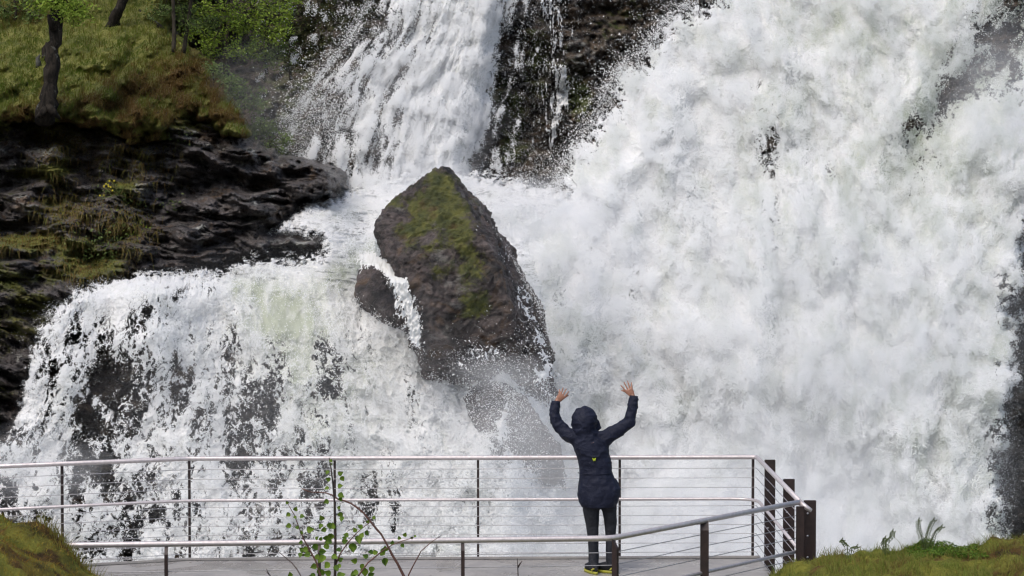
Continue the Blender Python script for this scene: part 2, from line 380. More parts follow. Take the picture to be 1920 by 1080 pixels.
# ------------------------------------------------------------------ blades of grass: one mesh from root points
def blades(name, root, length, width, lean, tone, dry, mat, parent=None, segs=3):
    n = len(root); a = rng.random(n) * 2 * np.pi
    side = np.stack([np.cos(a), .35 * np.sin(a), 0 * a], 1)
    V = []
    for k in range(segs):
        t = k / (segs - .0); c = root + np.stack([0 * t + 0 * a, 0 * a, length * t], 1) + lean * (t * t) * length[:, None]
        ww = (width * (1 - t) ** .7)[:, None] * side
        V += [c - ww, c + ww]
    V.append(root + np.stack([0 * a, 0 * a, length * .92], 1) + lean * length[:, None])
    V = np.stack(V, 1); m = V.shape[1]; base = (np.arange(n) * m)[:, None]
    tri = []
    for k in range(segs - 1):
        i = 2 * k; tri += [(i, i + 1, i + 3), (i, i + 3, i + 2)]
    tri.append((2 * segs - 2, 2 * segs - 1, 2 * segs))
    Fc = (base[:, None, :] + np.array(tri)[None]).reshape(-1, 3)
    o = link(name, np_mesh(name, V.reshape(-1, 3), Fc, {'tone': np.repeat(tone, m), 'dry': np.repeat(dry, m)}), mat, parent); return o
n = 90000
uu = rng.uniform(-80, 560, n); vv = rng.uniform(-120, 285, n); i, j = hI(uu, vv)
k = SDH[i, j] > 2; uu, vv, i, j = uu[k], vv[k], i[k], j[k]; n = len(uu)
root = P(uu, vv, YH[i, j] + .02); d = np.clip(DRYH[i, j] + rng.normal(0, .25, n) + .6 * fbm(uu / 18, vv / 14, 2, 71), 0, 1)
ln = rng.uniform(.06, .2, n) * (1 + 1.2 * sm(.2, .8, d)) * np.clip(1 + 1.1 * fbm(uu / 14, vv / 10, 2, 72), .4, 2); le = np.stack([rng.normal(.25, .35, n), rng.normal(-.5, .3, n), -.35 - .9 * sm(.2, .9, d) * rng.random(n)], 1)
tag(blades('grass', root, ln, np.full(n, .007), le, np.clip(.35 + .7 * fbm(uu / 50, vv / 40, 3, 73) + rng.normal(0, .2, n), 0, 1), d, GRASS), 'green and rusty brown grass on the hillside', kind='stuff')

# ================================================================== WATER
def lace(u, v, s, k=1., ku=1.):
    a = fbm(u / 26 / k, v / 34 / k, 3, s); b = fbm(u / 24 / k, v / 30 / k, 3, s + 3)
    x = (u + 13 * k * a) / ku; y = v + 15 * k * b
    r1 = 1 - np.abs(pn(x / (15 * k), y / (22 * k), s + 5)) * 2.3; r2 = 1 - np.abs(pn(x / (7 * k), y / (10 * k), s + 6)) * 2.3
    return np.maximum(r1, .85 * r2) + .30 * fbm(x / (5 * k), y / (6 * k), 3, s + 7) + .35 * fbm(x / (50 * k), y / (80 * k), 2, s + 8)

# ---- the great fall on the right
polyR = [(1262, 28), (1225, 75), (1200, 110), (1160, 130), (1140, 165), (1122, 215), (1085, 262), (1060, 300), (1045, 345), (1035, 372), (960, 380), (905, 375), (870, 330), (820, 340), (840, 500), (900, 640),
         (905, 700), (860, 780), (800, 900), (760, 1300), (2100, 1300), (1900, 1040), (1880, 960), (1888, 880), (1900, 780), (1897, 700), (1912, 600), (1925, 500), (1990, 300), (2100, 100), (2300, -300), (1500, -300), (1330, 0)]
BV = [(705, 425), (785, 345), (832, 308), (915, 400), (970, 480), (1005, 565), (1020, 660), (990, 690), (900, 692), (870, 680), (800, 640), (785, 600), (752, 604), (668, 545), (668, 505), (700, 485)]
def bigY(u, v):
    return ridgeY(v, [(-300, 60), (0, 55.5), (150, 54), (400, 51.5), (700, 48.5), (1080, 45.5), (1300, 44.5)]) - 1.8 * sm(1500, 1900, u) + 2.6 * sm(-14, 26, sdist(u, v, BV)) - 2.2 * sm(1150, 900, u) * sm(420, 700, v) + 1.2 * sm(1250, 1020, u) * sm(450, 250, v)
chan = [(1990, -60), (1900, 40), (1868, 110), (1800, 165), (1745, 240), (1712, 300), (1655, 400), (1600, 520)]
holes = [(1445, 285, 17, 48, .75, 8), (1432, 215, 32, 60, .35), (1290, 375, 16, 26, .25), (1300, 350, 60, 60, .10), (1530, 320, 40, 50, .18), (1560, 330, 16, 16, .2), (1565, 490, 18, 22, .35), (1460, 480, 60, 60, .2), (1180, 545, 22, 20, .3),
         (1100, 480, 26, 40, .22), (1050, 560, 18, 40, .3), (1405, 700, 16, 26, .3), (1180, 520, 40, 30, .2), (1780, 150, 60, 26, .5, -50), (1880, 70, 60, 90, .3), (1905, 150, 30, 40, .25), (1715, 235, 26, 22, .35), (1900, 700, 26, 90, .6),
         (1885, 560, 18, 60, .35), (1870, 860, 26, 90, .5), (1860, 980, 26, 60, .6), (1040, 690, 30, 70, .35), (1000, 600, 18, 60, .35), (1440, 400, 30, 60, .2), (1400, 560, 60, 80, .12), (1690, 60, 40, 22, .12)]
def bigfall(step, seed, off, thin, name, label):
    u, v = grid(780, 2300, -300, 1300, step)
    sd = sdist(u, v, polyR) + 30 * sm(1700, 1850, u) * fbm(u / 70, v / 80, 3, seed + 30) + 16 * fbm(u / 34, v / 34, 4, seed, .62)
    # flow runs down and, on the right, down to the left
    sk = .35 * sm(1300, 1900, u); fu = u + sk * v; fv = v - sk * u * .4
    wa = fbm(fu / 150, fv / 170, 3, seed + 2); wb = fbm(fu / 140, fv / 150, 3, seed + 4)
    x, y = fu + 34 * wa, fv + 34 * wb
    B1 = puffy(x / 230, y / 300, 2, seed + 6, .5); B2 = puffy(x / 80, y / 105, 2, seed + 8, .5)
    x2, y2 = x + 12 * fbm(x / 30, y / 30, 2, seed + 1), y + 12 * fbm(x / 28, y / 34, 2, seed + 3)
    B3 = billow(x2 / 28, y2 / 34, 2, seed + 10, .55); B4 = billow(x2 / 9, y2 / 11, 3, seed + 12, .6)
    Yw = bigY(u, v) - .95 * B1 - .24 * B2 - .05 * B3 - .02 * B4 - off
    cd = linedist(u, v, chan); cs = np.exp(-(cd / 55) ** 2) * sm(560, 60, v)
    Yw = Yw + 1.3 * cs + 2.5 * np.clip(1 - sd / 30, 0, 1) ** 2
    thinness = blobs(u, v, holes) + .42 * cs
    N = uniform(lace(fu, fv, seed + 20) + .25 * B2)
    T = 1.08 - .04 * sm(1300, 1400, u) - thinness * (1 + 1.0 * fbm(u / 45, v / 55, 3, seed + 15)) + .15 * B1 - .10 * sm(.1, .8, fbm(u / 120, v / 140, 3, seed + 16))
    T = np.minimum(T, .05 + (sd + 6) / 42) - thin
    green = np.clip(.24 * sm(-.1, .6, fbm(fu / 75, fv / 110, 4, seed + 17, .65)) + .18 * sm(1250, 1500, u) * sm(0, .5, fbm(fu / 30, fv / 45, 4, seed + 27, .65)) + .55 * cs + .22 * sm(1300, 1600, u) * sm(-.2, .5, fbm(fu / 60, fv / 80, 3, seed + 18)), 0, .9)
    dark_tint = np.clip(.95 * np.exp(-(cd / 34) ** 2) * sm(330, 60, v) * sm(1690, 1840, u) * (.8 + .7 * fbm(fu / 22, fv / 30, 4, seed + 19)) + .8 * blobs(u, v, [(1890, 60, 70, 60, 1)]) * (.6 + .8 * fbm(u / 20, v / 26, 4, seed + 18)), 0, .93)  # dark water tone, with the shadow at the upper right painted in
    dark_tint = np.clip(dark_tint - .5 * sm(.6, .98, N) * (dark_tint > 0), 0, 1)
    o = sheet(name, u, v, Yw, (N > .87 - T) & (T > -.04), FOAM, {'green': green, 'dark_tint': dark_tint, 'cov': N - 1 + T})
    tag(o, label, kind='structure'); return u, v, Yw, T, N, green * (1 - .5 * dark_tint) + 0
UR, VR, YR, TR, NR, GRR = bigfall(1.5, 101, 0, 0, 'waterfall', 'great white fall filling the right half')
0 and bigfall(2.0, 141, .55, .62, 'waterfall_veil', 'torn outer veil of the great fall')

# ---- the upper fall in the middle
def upfall(step, seed, off, thin, name, label):
    u, v = grid(480, 1010, -320, 400, step)
    uL = ridgeY(v, [(-320, 760), (0, 694), (60, 675), (130, 620), (220, 560), (300, 535), (400, 520)]); uR = ridgeY(v, [(-320, 1040), (0, 952), (150, 915), (330, 880), (400, 872)])
    s = (u - uL) / (uR - uL); e = np.minimum(u - uL, uR - u)
    x = s * 260; st_ = fbm(x / 16, v / 120, 4, seed, .6); st2 = fbm(x / 5, v / 30, 3, seed + 2, .6)
    B = billow(x / 40, v / 90, 3, seed + 4); B2 = billow((u + 6 * st2) / 11, v / 20, 3, seed + 6, .6)
    Yw = ridgeY(v, [(-320, 62), (0, 57.6), (200, 55.8), (330, 54.6), (400, 53.5)]) - .40 * B - .07 * B2 - .16 * st_ - off + 1.5 * np.clip(1 - e / 50, 0, 1) ** 2
    dens = np.interp(s, [-.1, 0, .12, .25, .36, .45, .52, .62, .75, .9, 1.0, 1.08], [0, .3, .5, .8, 1.05, .8, .8, 1.15, 1.2, 1.1, .7, 0])
    dens = dens - blobs(u, v, [(650, 200, 60, 90, .3), (600, 260, 70, 70, .35), (742, 230, 18, 100, .35, 6), (712, 270, 16, 70, .3), (760, 90, 22, 40, .2), (700, 25, 18, 40, .6), (770, 20, 12, 60, .35, 12), (722, 130, 22, 60, .15)]) + blobs(u, v, [(860, 200, 60, 200, .15), (640, 120, 40, 40, .15, 0)])
    N = uniform(.8 * lace(u, v, seed + 10, .55, 1) + .9 * st_ + .5 * st2)
    T = dens - thin + .25 * fbm(u / 30, v / 40, 3, seed + 13)
    dark_tint = np.clip(.25 * np.exp(-((s - .48) / .06) ** 2) + 0 * u, 0, 1)
    tag(sheet(name, u, v, Yw, (N > .87 - T) & (T > -.04), FOAM, {'green': 0 * u + .03, 'dark_tint': dark_tint * .5, 'cov': N - 1 + T}), label, kind='structure'); return u, v, Yw, T, N
UU, VU, YU, TU, NU = upfall(1.15, 201, 0, 0, 'waterfall', 'narrower fall coming down in the middle of the gorge')
0 and upfall(1.3, 231, .35, .42, 'waterfall_veil', 'outer streaks of the middle fall')

# ---- thin trickles down the dark rock
u, v = grid(930, 1110, -200, 420, 1.0)
cl = 1038 - .03 * v + 10 * fbm(v / 60, 0 * v, 2, 250); wdt = ridgeY(v, [(-200, 30), (0, 26), (110, 24), (170, 34), (250, 24), (420, 26)])
dn = ridgeY(v, [(-200, .7), (0, .62), (110, .6), (180, .42), (240, .25), (330, .1), (420, .08)]) * np.exp(-((u - cl) / wdt) ** 2) + .3 * np.exp(-((u - 962 + .12 * v) / 9) ** 2) * sm(260, 20, v) + .6 * np.exp(-((u - (1062 - .02 * v)) / 8) ** 2) * sm(200, 215, v + 0 * u) * 0
dn = dn + .8 * np.exp(-(linedist(u, v, [(1058, 130), (1052, 190), (1040, 235), (1035, 270)]) / 9) ** 2)
N = uniform(lace(u * 1.5, v * .7, 251, .55) + .6 * fbm(u / 4, v / 40, 3, 253))
tag(sheet('trickle', u, v, gY(u, v) - .5 - .1 * fbm(u / 6, v / 12, 3, 255), N > 1 - dn, FOAM, {'cov': N - 1 + dn, 'green': 0 * u, 'dark_tint': 0 * u}), 'thin trickles down the dark rock', kind='structure')

# ---- the rapids and the left cascade
polyL = [(-400, 1300), (-400, 860), (-40, 850), (15, 800), (45, 690), (62, 625), (105, 575), (150, 540), (200, 520), (270, 508), (380, 505), (440, 496), (425, 488), (500, 484), (600, 474), (600, 452), (545, 440), (508, 428), (545, 402),
         (556, 385), (612, 374), (640, 352), (690, 335), (760, 318), (900, 320), (1100, 360), (1100, 1300)]
def casY(u, v):
    lip = 520 + 20 * sm(300, 150, u) + 45 * sm(600, 700, u)
    w_ = v - lip
    vis = sdist(u, v, BV)
    a = ridgeY(w_, [(-220, 54), (-150, 51.5), (-90, 49), (-30, 46.6), (0, 45.6), (25, 45.1), (90, 44.6), (250, 43.7), (450, 42.8), (800, 41.5)])
    m = sm(940, 1075, u)
    a = a * (1 - m) + (bigY(u, v) + .6) * m + 2.2 * sm(0, 20, vis) * (1 - m)
    return a
hL = [(195, 700, 62, 100, .62), (175, 850, 34, 90, .85), (230, 960, 60, 70, .62), (285, 585, 32, 34, .75, 20), (320, 560, 40, 14, .5, -20), (385, 535, 26, 16, .6), (430, 665, 20, 70, .45), (510, 730, 26, 90, .5), (460, 790, 34, 70, .42), (300, 720, 50, 50, .35), (310, 790, 20, 50, .3),
      (620, 690, 34, 60, .42), (600, 660, 30, 30, .2), (70, 650, 14, 60, .45), (30, 720, 50, 60, .6), (100, 700, 14, 40, .5), (20, 820, 40, 22, .5), (430, 850, 40, 50, .35), (570, 800, 50, 60, .22), (120, 900, 20, 20, .2), (560, 900, 80, 50, .28),
      (480, 1010, 120, 60, .28), (30, 950, 30, 60, .4), (330, 950, 60, 60, .25), (690, 930, 60, 50, .3), (935, 775, 55, 50, .9), (985, 830, 50, 36, .7), (900, 730, 26, 24, .3), (1000, 700, 30, 60, .4), (700, 560, 40, 20, .25), (350, 500, 70, 8, .25), (950, 900, 60, 50, .35), (660, 430, 30, 14, .2)]
def cascade(step, seed, off, thin, name, label):
    u, v = grid(-400, 1100, 300, 1300, step)
    sd = sdist(u, v, polyL) + 9 * fbm(u / 22, v / 22, 4, seed, .6)
    lip = 520 + 20 * sm(300, 150, u) + 45 * sm(600, 700, u); up = sm(30, -30, v - lip)
    fan = (u - 430) * .22 * sm(520, 900, v); fu = u - fan
    # above the lip the flow runs from upper right to lower left, stretched
    ru = (u * .55 + v * .9); rv = (v * 1.9 - u * .35)
    xx = np.where(up > .5, ru, fu); yy = np.where(up > .5, rv, v)
    B1 = billow(fu / 120, v / 170, 3, seed + 2) * (1 - up) + up * billow(ru / 80, rv / 45, 3, seed + 3); B2 = billow(fu / 26, v / 34, 3, seed + 4, .6) * (1 - up) + up * billow(ru / 26, rv / 17, 3, seed + 5)
    B3 = billow(fu / 8, v / 10, 3, seed + 6, .6)
    gr0 = np.clip(blobs(u, v, [(530, 590, 75, 60, .95), (640, 520, 50, 30, .8, -20), (560, 660, 60, 70, .6), (690, 470, 50, 22, .5), (470, 540, 50, 20, .6)]), 0, 1)
    Yw = casY(u, v) - (.38 * B1 + (.12 * B2 + .03 * B3) * (1 - .8 * gr0)) * (1 - .35 * up) - off + 1.6 * np.clip(1 - sd / 22, 0, 1) ** 2
    Yw = Yw - 1.3 * np.exp(-((u - 285) / 60) ** 2) * sm(500, 560, v) * sm(760, 600, v) - .8 * np.exp(-((u - 130) / 60) ** 2) * sm(900, 500, v)
    gr = np.clip(blobs(u, v, [(530, 590, 75, 60, .95), (640, 520, 50, 30, .8, -20), (560, 690, 60, 90, .6), (690, 470, 50, 22, .5), (470, 540, 50, 20, .6), (620, 830, 90, 90, .3), (680, 700, 60, 60, .3), (640, 400, 60, 16, .25)]) * (1 + .7 * fbm(fu / 20, v / 40, 4, seed + 7)), 0, 1)
    thick = gr
    T = 1.06 - 1.0 * (blobs(u, v, hL) * (1.15 + .9 * fbm(u / 40, v / 60, 3, seed + 9))) - .16 * sm(560, 700, v) * sm(750, 600, u) * (1 + 1.2 * fbm(fu / 50, v / 80, 3, seed + 10)) + .22 * thick + .05 * B1 - .13 * (1 - up) * sm(560, 640, v) * sm(820, 700, u) + .42 * fbm(fu / 26, v / 230, 3, seed + 11) * (1 - up) * (1 - thick)
    T = np.minimum(T, .1 + (sd + 4) / 26) - thin * (1 - .6 * up)
    N = uniform(lace(fu, v * .72, seed + 20, .78) * (1 - up) + up * lace(ru, rv, seed + 24, 1.2))
    dark_tint = np.clip(.35 * up * sm(.35, 0, N) + .5 * blobs(u, v, [(470, 515, 40, 12, 1), (330, 510, 80, 10, 1), (660, 560, 20, 20, .7)]) * (.6 + fbm(u / 14, v / 10, 3, seed + 12)), 0, .8)
    tag(sheet(name, u, v, Yw, (N > .72 - T) & (T > -.10), FOAML, {'green': gr, 'dark_tint': dark_tint, 'cov': N - 1 + T}), label, kind='structure'); return u, v, Yw, T, N
UL, VL, YL, TL, NL = cascade(1.35, 301, 0, 0, 'cascade', 'broken cascade and rapids on the left')
0 and cascade(1.6, 341, .35, .62, 'cascade_veil', 'outer strands of the left cascade')
def lY(u_, v_): return YL[np.clip(((v_ - 300) / 1000 * (YL.shape[0] - 1)).astype(int), 0, YL.shape[0] - 1), np.clip(((u_ + 400) / 1500 * (YL.shape[1] - 1)).astype(int), 0, YL.shape[1] - 1)]
def rY(u_, v_): return YR[np.clip(((v_ + 300) / 1600 * (YR.shape[0] - 1)).astype(int), 0, YR.shape[0] - 1), np.clip(((u_ - 780) / 1520 * (YR.shape[1] - 1)).astype(int), 0, YR.shape[1] - 1)]

# river below everything
u = np.linspace(-60, 60, 400); v = np.linspace(24, 60, 200); X_, Y_ = np.meshgrid(u, v)
Z_ = -4.6 + .25 * fbm(X_ / 2.5, Y_ / 2, 4, 400)
idx = np.arange(X_.size).reshape(X_.shape); f = np.stack([idx[:-1, :-1], idx[:-1, 1:], idx[1:, 1:], idx[1:, :-1]], -1).reshape(-1, 4)
tag(link('river', np_mesh('river', np.stack([X_, Y_, Z_], -1).reshape(-1, 3), f, {'green': np.full(X_.size, .3), 'dark_tint': np.zeros(X_.size), 'cov': np.ones(X_.size)}), FOAM), 'foaming river below the platform', kind='structure')

# ---- droplets
DU, DV, DY, DS = [], [], [], []
def drops(n, fu, fv, fY, smin=.7, smax=2.6):
    uu, vv = fu, fv; DU.append(uu); DV.append(vv); DY.append(fY); DS.append(smin + (smax - smin) * rng.random(len(uu)) ** 3.2)
def along(pts, n, sd_in, sd_out, nx, ny):
    """points scattered about a polyline, thrown mostly towards (nx, ny)"""
    pts = np.array(pts, float); seg = np.linalg.norm(np.diff(pts, axis=0), axis=1); cum = np.concatenate([[0], np.cumsum(seg)])
    t = rng.random(n) * cum[-1]; k = np.clip(np.searchsorted(cum, t) - 1, 0, len(seg) - 1); f_ = ((t - cum[k]) / seg[k])[:, None]
    p = pts[k] * (1 - f_) + pts[k + 1] * f_; cl_ = fbm(t / 22, 0 * t, 3, 500); e = np.where(rng.random(n) < .6, rng.exponential(sd_out, n) * (1 + 1.2 * cl_), -rng.exponential(sd_in, n))
    return p[:, 0] + nx * e + rng.normal(0, 3, n), p[:, 1] + ny * e + rng.normal(0, 3, n)
a, b = along([(1300, 0), (1262, 28), (1215, 90), (1160, 130), (1140, 165), (1122, 215), (1085, 262), (1055, 310), (1040, 372)], 9000, 16, 15, -.8, -.45); drops(0, a, b, rY(a, b) - .3)
a, b = along([(1925, 420), (1905, 560), (1890, 700), (1885, 860), (1880, 980), (1860, 1060)], 6000, 26, 16, .9, .1); drops(0, a, b, rY(a, b) - .3, .6, 2)
a, b = along([(700, 0), (660, 75), (600, 150), (560, 220), (535, 290)], 8000, 40, 15, -.8, -.5); drops(0, a, b, 55.5 + 0 * a, .5, 2.2)
n = 13000; a = rng.normal(612, 50, n); b = rng.normal(235, 55, n); drops(0, a, b, 55.2 + 0 * a, .4, 2.0)
n = 7000; a = rng.normal(985, 52, n); b = rng.uniform(-60, 390, n); drops(0, a, b, gY(a, b) - .6, .5, 1.7)
n = 3500; a = rng.normal(1010, 45, n); b = rng.normal(345, 35, n); drops(0, a, b, gY(a, b) - .9, .5, 2)
a, b = along([(1860, 170), (1800, 210), (1740, 270)], 900, 16, 20, .6, .6); drops(0, a, b, rY(a, b) - .3, .5, 1.5)
n = 26000; a = rng.uniform(1050, 1910, n); b = rng.uniform(-20, 1040, n); k = fbm(a / 60, b / 60, 3, 520) > -.1; a, b = a[k], b[k]; drops(0, a, b, rY(a, b) - .25 - .3 * rng.random(len(a)), .4, 1.3)
n = 34000; a = rng.uniform(0, 900, n); b = rng.uniform(520, 1060, n); k = (fbm(a / 30, b / 40, 3, 525) > -.05) & (a > 190 - .25 * (b - 500) * 1.2); a, b = a[k], b[k]; drops(0, a, b, lY(a, b) - .2 - .3 * rng.random(len(a)), .45, 1.7)
a, b = along([(20, 800), (50, 690), (65, 620), (110, 570), (160, 535), (220, 515)], 2600, 12, 12, -.7, -.4); drops(0, a, b, lY(a, b) - .3, .5, 2)
n = 12000; a = rng.normal(945, 62, n); b = rng.normal(790, 66, n); drops(0, a, b, 42.5 + 0 * a, .5, 1.9)
n = 2600; a = rng.normal(900, 60, n); b = rng.normal(650, 32, n); drops(0, a, b, 43.2 + 0 * a, .5, 2.4)
a, b = along([(470, 480), (520, 425), (560, 385), (620, 362), (690, 340)], 1500, 8, 9, -.4, -.9); drops(0, a, b, lY(a, b) - .3, .6, 2)
a, b = along([(910, 420), (960, 490), (1010, 570), (1050, 680)], 2600, 10, 12, .4, .2); drops(0, a, b, 44.4 + 0 * a, .5, 2)
a = np.concatenate(DU); b = np.concatenate(DV); c = np.concatenate(DY); s = np.concatenate(DS); n = len(a)
ctr = P(a, b, c); s = s * c / F / 2
tet = np.array([(1, 1, 1), (1, -1, -1), (-1, 1, -1), (-1, -1, 1)], float) * .75
Rm = rng.normal(size=(n, 3, 3)); Rm, _ = np.linalg.qr(Rm); stv = np.stack([1 + 1.8 * rng.random(n) ** 2, np.full(n, 1.), np.full(n, .8)], 1)
V = np.einsum('kj,nj,nij->nki', tet, stv, Rm) * s[:, None, None] + ctr[:, None, :]
Fc = ((np.arange(n) * 4)[:, None, None] + np.array([(0, 1, 2), (0, 2, 3), (0, 3, 1), (1, 3, 2)])[None]).reshape(-1, 3)
t = NT('droplets'); DROP = t.pbr(t.mix(t.math('MULTIPLY', t.attr('green'), .8), (.93, .94, .94), (.50, .55, .47)), .4, spec=.4, trans=.35)
tag(link('spray', np_mesh('spray', V.reshape(-1, 3), Fc, smooth=False), DROP), 'flying drops of spray round the falls', kind='stuff')

# ---- fine spray: clouds of single drops, drawn as points
gn = bpy.data.node_groups.new('drops_to_points', 'GeometryNodeTree')
gn.interface.new_socket('Geometry', in_out='INPUT', socket_type='NodeSocketGeometry'); gn.interface.new_socket('Geometry', in_out='OUTPUT', socket_type='NodeSocketGeometry')
gi, go = gn.nodes.new('NodeGroupInput'), gn.nodes.new('NodeGroupOutput'); mp_ = gn.nodes.new('GeometryNodeMeshToPoints'); na = gn.nodes.new('GeometryNodeInputNamedAttribute'); na.data_type = 'FLOAT'; na.inputs['Name'].default_value = 'rad'
sm_ = gn.nodes.new('GeometryNodeSetMaterial'); sm_.inputs['Material'].default_value = DROP
gn.links.new(gi.outputs[0], mp_.inputs['Mesh']); gn.links.new(na.outputs['Attribute'], mp_.inputs['Radius']); gn.links.new(mp_.outputs[0], sm_.inputs['Geometry']); gn.links.new(sm_.outputs[0], go.inputs[0])
def cloud(u0, u1, v0, v1, n, grid_, box_, thick, label, r0=.006, r1=.013, base=.25, edge=.35, seed=0, calm=None, tint=None):
    uu, vv = rng.uniform(u0, u1, n), rng.uniform(v0, v1, n); Yg, Tg, Ng = grid_
    i = np.clip(((vv - box_[2]) / (box_[3] - box_[2]) * (Yg.shape[0] - 1)).astype(int), 0, Yg.shape[0] - 1); j = np.clip(((uu - box_[0]) / (box_[1] - box_[0]) * (Yg.shape[1] - 1)).astype(int), 0, Yg.shape[1] - 1)
    T_, N_, Y_ = Tg[i, j], Ng[i, j], Yg[i, j]
    puff = sm(-.5, .6, fbm(uu / 40, vv / 48, 4, seed, .6))
    p = sm(-edge, .35, N_ - 1 + T_) * sm(-.08, .25, T_) * (base + (1 - base) * N_ ** 1.5) * (.25 + .75 * puff)
    if calm: p = p * (1 - .85 * np.clip(blobs(uu, vv, calm), 0, 1))
    tn_ = tint[i, j] if tint is not None else 0 * uu
    k = rng.random(n) < p; tn_ = tn_[k]; uu, vv, Y_, puff = uu[k], vv[k], Y_[k], puff[k]; n = len(uu)
    Y_ = Y_ - rng.exponential(1, n) * thick * (.25 + 1.3 * puff); uu = uu + rng.normal(0, 1.5, n); vv = vv + rng.normal(0, 2, n)
    me = bpy.data.meshes.new('spray'); me.vertices.add(n); me.vertices.foreach_set('co', P(uu, vv, Y_).astype(np.float32).ravel())
    me.attributes.new('rad', 'FLOAT', 'POINT').data.foreach_set('value', (r0 + (r1 - r0) * rng.random(n) ** 2.5).astype(np.float32))
    me.attributes.new('green', 'FLOAT', 'POINT').data.foreach_set('value', tn_.astype(np.float32))
    o = link('spray', me, DROP); m = o.modifiers.new('points', 'NODES'); m.node_group = gn; tag(o, label, kind='stuff')
cloud(800, 2000, -60, 1120, 3200000, (YR, TR, NR), (780, 2300, -300, 1300), .26, 'fine spray boiling off the great fall', seed=541, tint=GRR, calm=[(1895, 55, 60, 70, 1), (1850, 130, 60, 36, .95, -45), (1790, 180, 50, 30, .8, -45), (1740, 240, 34, 28, .6, -45)])
cloud(480, 1000, -60, 400, 900000, (YU, TU, NU), (480, 1010, -320, 400), .14, 'fine spray round the middle fall', edge=.5, seed=551)
cloud(-60, 1080, 320, 1120, 1000000, (YL, TL, NL), (-400, 1100, 300, 1300), .15, 'fine spray over the left cascade', .005, .011, edge=.42, seed=561, calm=[(530, 580, 80, 60, 1), (640, 515, 60, 30, .8), (560, 660, 60, 60, .6)])

# ================================================================== BOULDERS
def rock(name, pts, voxel, amp, mat, mossf, label, cat, seed, group=None):
    bm = bmesh.new(); vs = [bm.verts.new(PV(*p)) for p in pts]; bmesh.ops.convex_hull(bm, input=vs)
    for x in [x for x in bm.verts if not x.link_faces]: bm.verts.remove(x)
    me = bpy.data.meshes.new(name); bm.to_mesh(me); bm.free(); me = remesh(me, voxel, smooth=4)
    p, n = coords(me)
    d = amp * (.35 * fbm3(p * .8, 2, seed) + .55 * np.round(2.5 * fbm3(p * 1.9, 2, seed + 5)) / 3 + .45 * np.abs(fbm3(p * 3.0, 4, seed + 7, .6)) + .18 * fbm3(p * 9, 4, seed + 9, .65))
    p2 = p + n * d[:, None]; me.vertices.foreach_set('co', p2.astype(np.float32).ravel())
    me.attributes.new('moss', 'FLOAT', 'POINT').data.foreach_set('value', mossf(p2, n).astype(np.float32))
    me.polygons.foreach_set('use_smooth', [True] * len(me.polygons)); me.update()
    return tag(link(name, me, mat), label, cat, group)
def uvof(p):
    y = p[:, 1]; dz = p[:, 2] - HC; fwd = y * ct - dz * st; up_ = y * st + dz * ct
    return 960 + F * p[:, 0] / fwd, 540 - F * up_ / fwd
def mb(p, n):
    a, b = uvof(p); f = n[:, 1] < .2
    return blobs(a, b, [(825, 345, 26, 28, .75), (840, 400, 45, 38, .62), (790, 385, 30, 22, .5), (775, 428, 26, 12, .9), (860, 440, 30, 30, .5), (800, 470, 30, 20, .35), (740, 378, 26, 14, .5), (885, 490, 30, 40, .5), (905, 580, 44, 26, .62, -25), (870, 545, 40, 60, .25), (760, 440, 30, 30, .3), (820, 505, 26, 22, .35), (870, 540, 24, 30, .3)]) + .25 * np.clip(n[:, 2], 0, 1)
rock('boulder', [(827, 315, 44.3), (838, 317, 44.5), (851, 337, 44.3), (784, 345, 44.0), (730, 382, 43.8), (706, 424, 43.6), (722, 470, 43.2), (748, 500, 43.0), (778, 560, 42.9), (792, 650, 43.0), (830, 760, 46.0),
    (905, 440, 43.0), (945, 535, 42.95), (970, 630, 43.0), (905, 690, 43.6), (1000, 790, 46.2), (908, 402, 45.2), (966, 480, 45.3), (1012, 570, 45.5), (1034, 670, 45.9), (1045, 790, 47.2), (850, 330, 46.5), (760, 380, 46.5), (740, 600, 46.5), (830, 900, 48), (1000, 900, 48)],
    .032, .17, BOULD, mb, 'huge pointed boulder with mossy top standing between the falls', 'boulder', 601)
rock('rock', [(672, 515, 45.0), (682, 498, 45.1), (700, 489, 45.2), (722, 500, 45.0), (738, 525, 44.6), (748, 560, 44.3), (754, 606, 44.2), (712, 580, 44.4), (668, 540, 44.8), (690, 640, 46), (664, 600, 46), (750, 680, 45.6),
    (690, 500, 46.4), (730, 510, 46.2), (755, 640, 46), (665, 640, 46.8)], .025, .09, BOULD, lambda p, n: .1 * n[:, 2], 'small rounded dark rock at the left foot of the big boulder', 'rock', 621)
rock('rock', [(868, 745, 43.9), (900, 716, 43.9), (955, 722, 43.9), (1005, 775, 43.8), (1045, 840, 43.9), (1060, 900, 44.6), (895, 800, 43.5), (960, 840, 43.3), (920, 900, 44.4), (1060, 960, 46), (900, 730, 46), (1050, 850, 46), (1060, 960, 47), (900, 960, 47)],
    .035, .10, BOULD, lambda p, n: 0 * n[:, 2], 'broad low grey rock veiled in spray below the pointed boulder', 'rock', 641)
# water spilling between the boulders
u, v = grid(655, 810, 470, 720, 1.0)
dn = np.exp(-(linedist(u, v, [(690, 484), (728, 497), (752, 530), (768, 580), (782, 650)]) / 17) ** 2) * 1.15 + .4 * np.exp(-(linedist(u, v, [(700, 488), (735, 520), (748, 590)]) / 9) ** 2)
N = uniform(lace(u * 1.4 + .4 * v, v * .6, 651, .6)); dn = dn * sm(690, 630, v)
tag(sheet('spill', u, v, ridgeY(v, [(470, 44.6), (495, 43.6), (530, 42.75), (600, 42.7), (720, 42.7)]) - .06 * fbm(u / 7, v / 14, 3, 655), N > 1 - dn, FOAML, {'cov': N - 1 + dn, 'green': 0 * u + .1, 'dark_tint': 0 * u}), 'thin water spilling over the small rock', kind='structure')
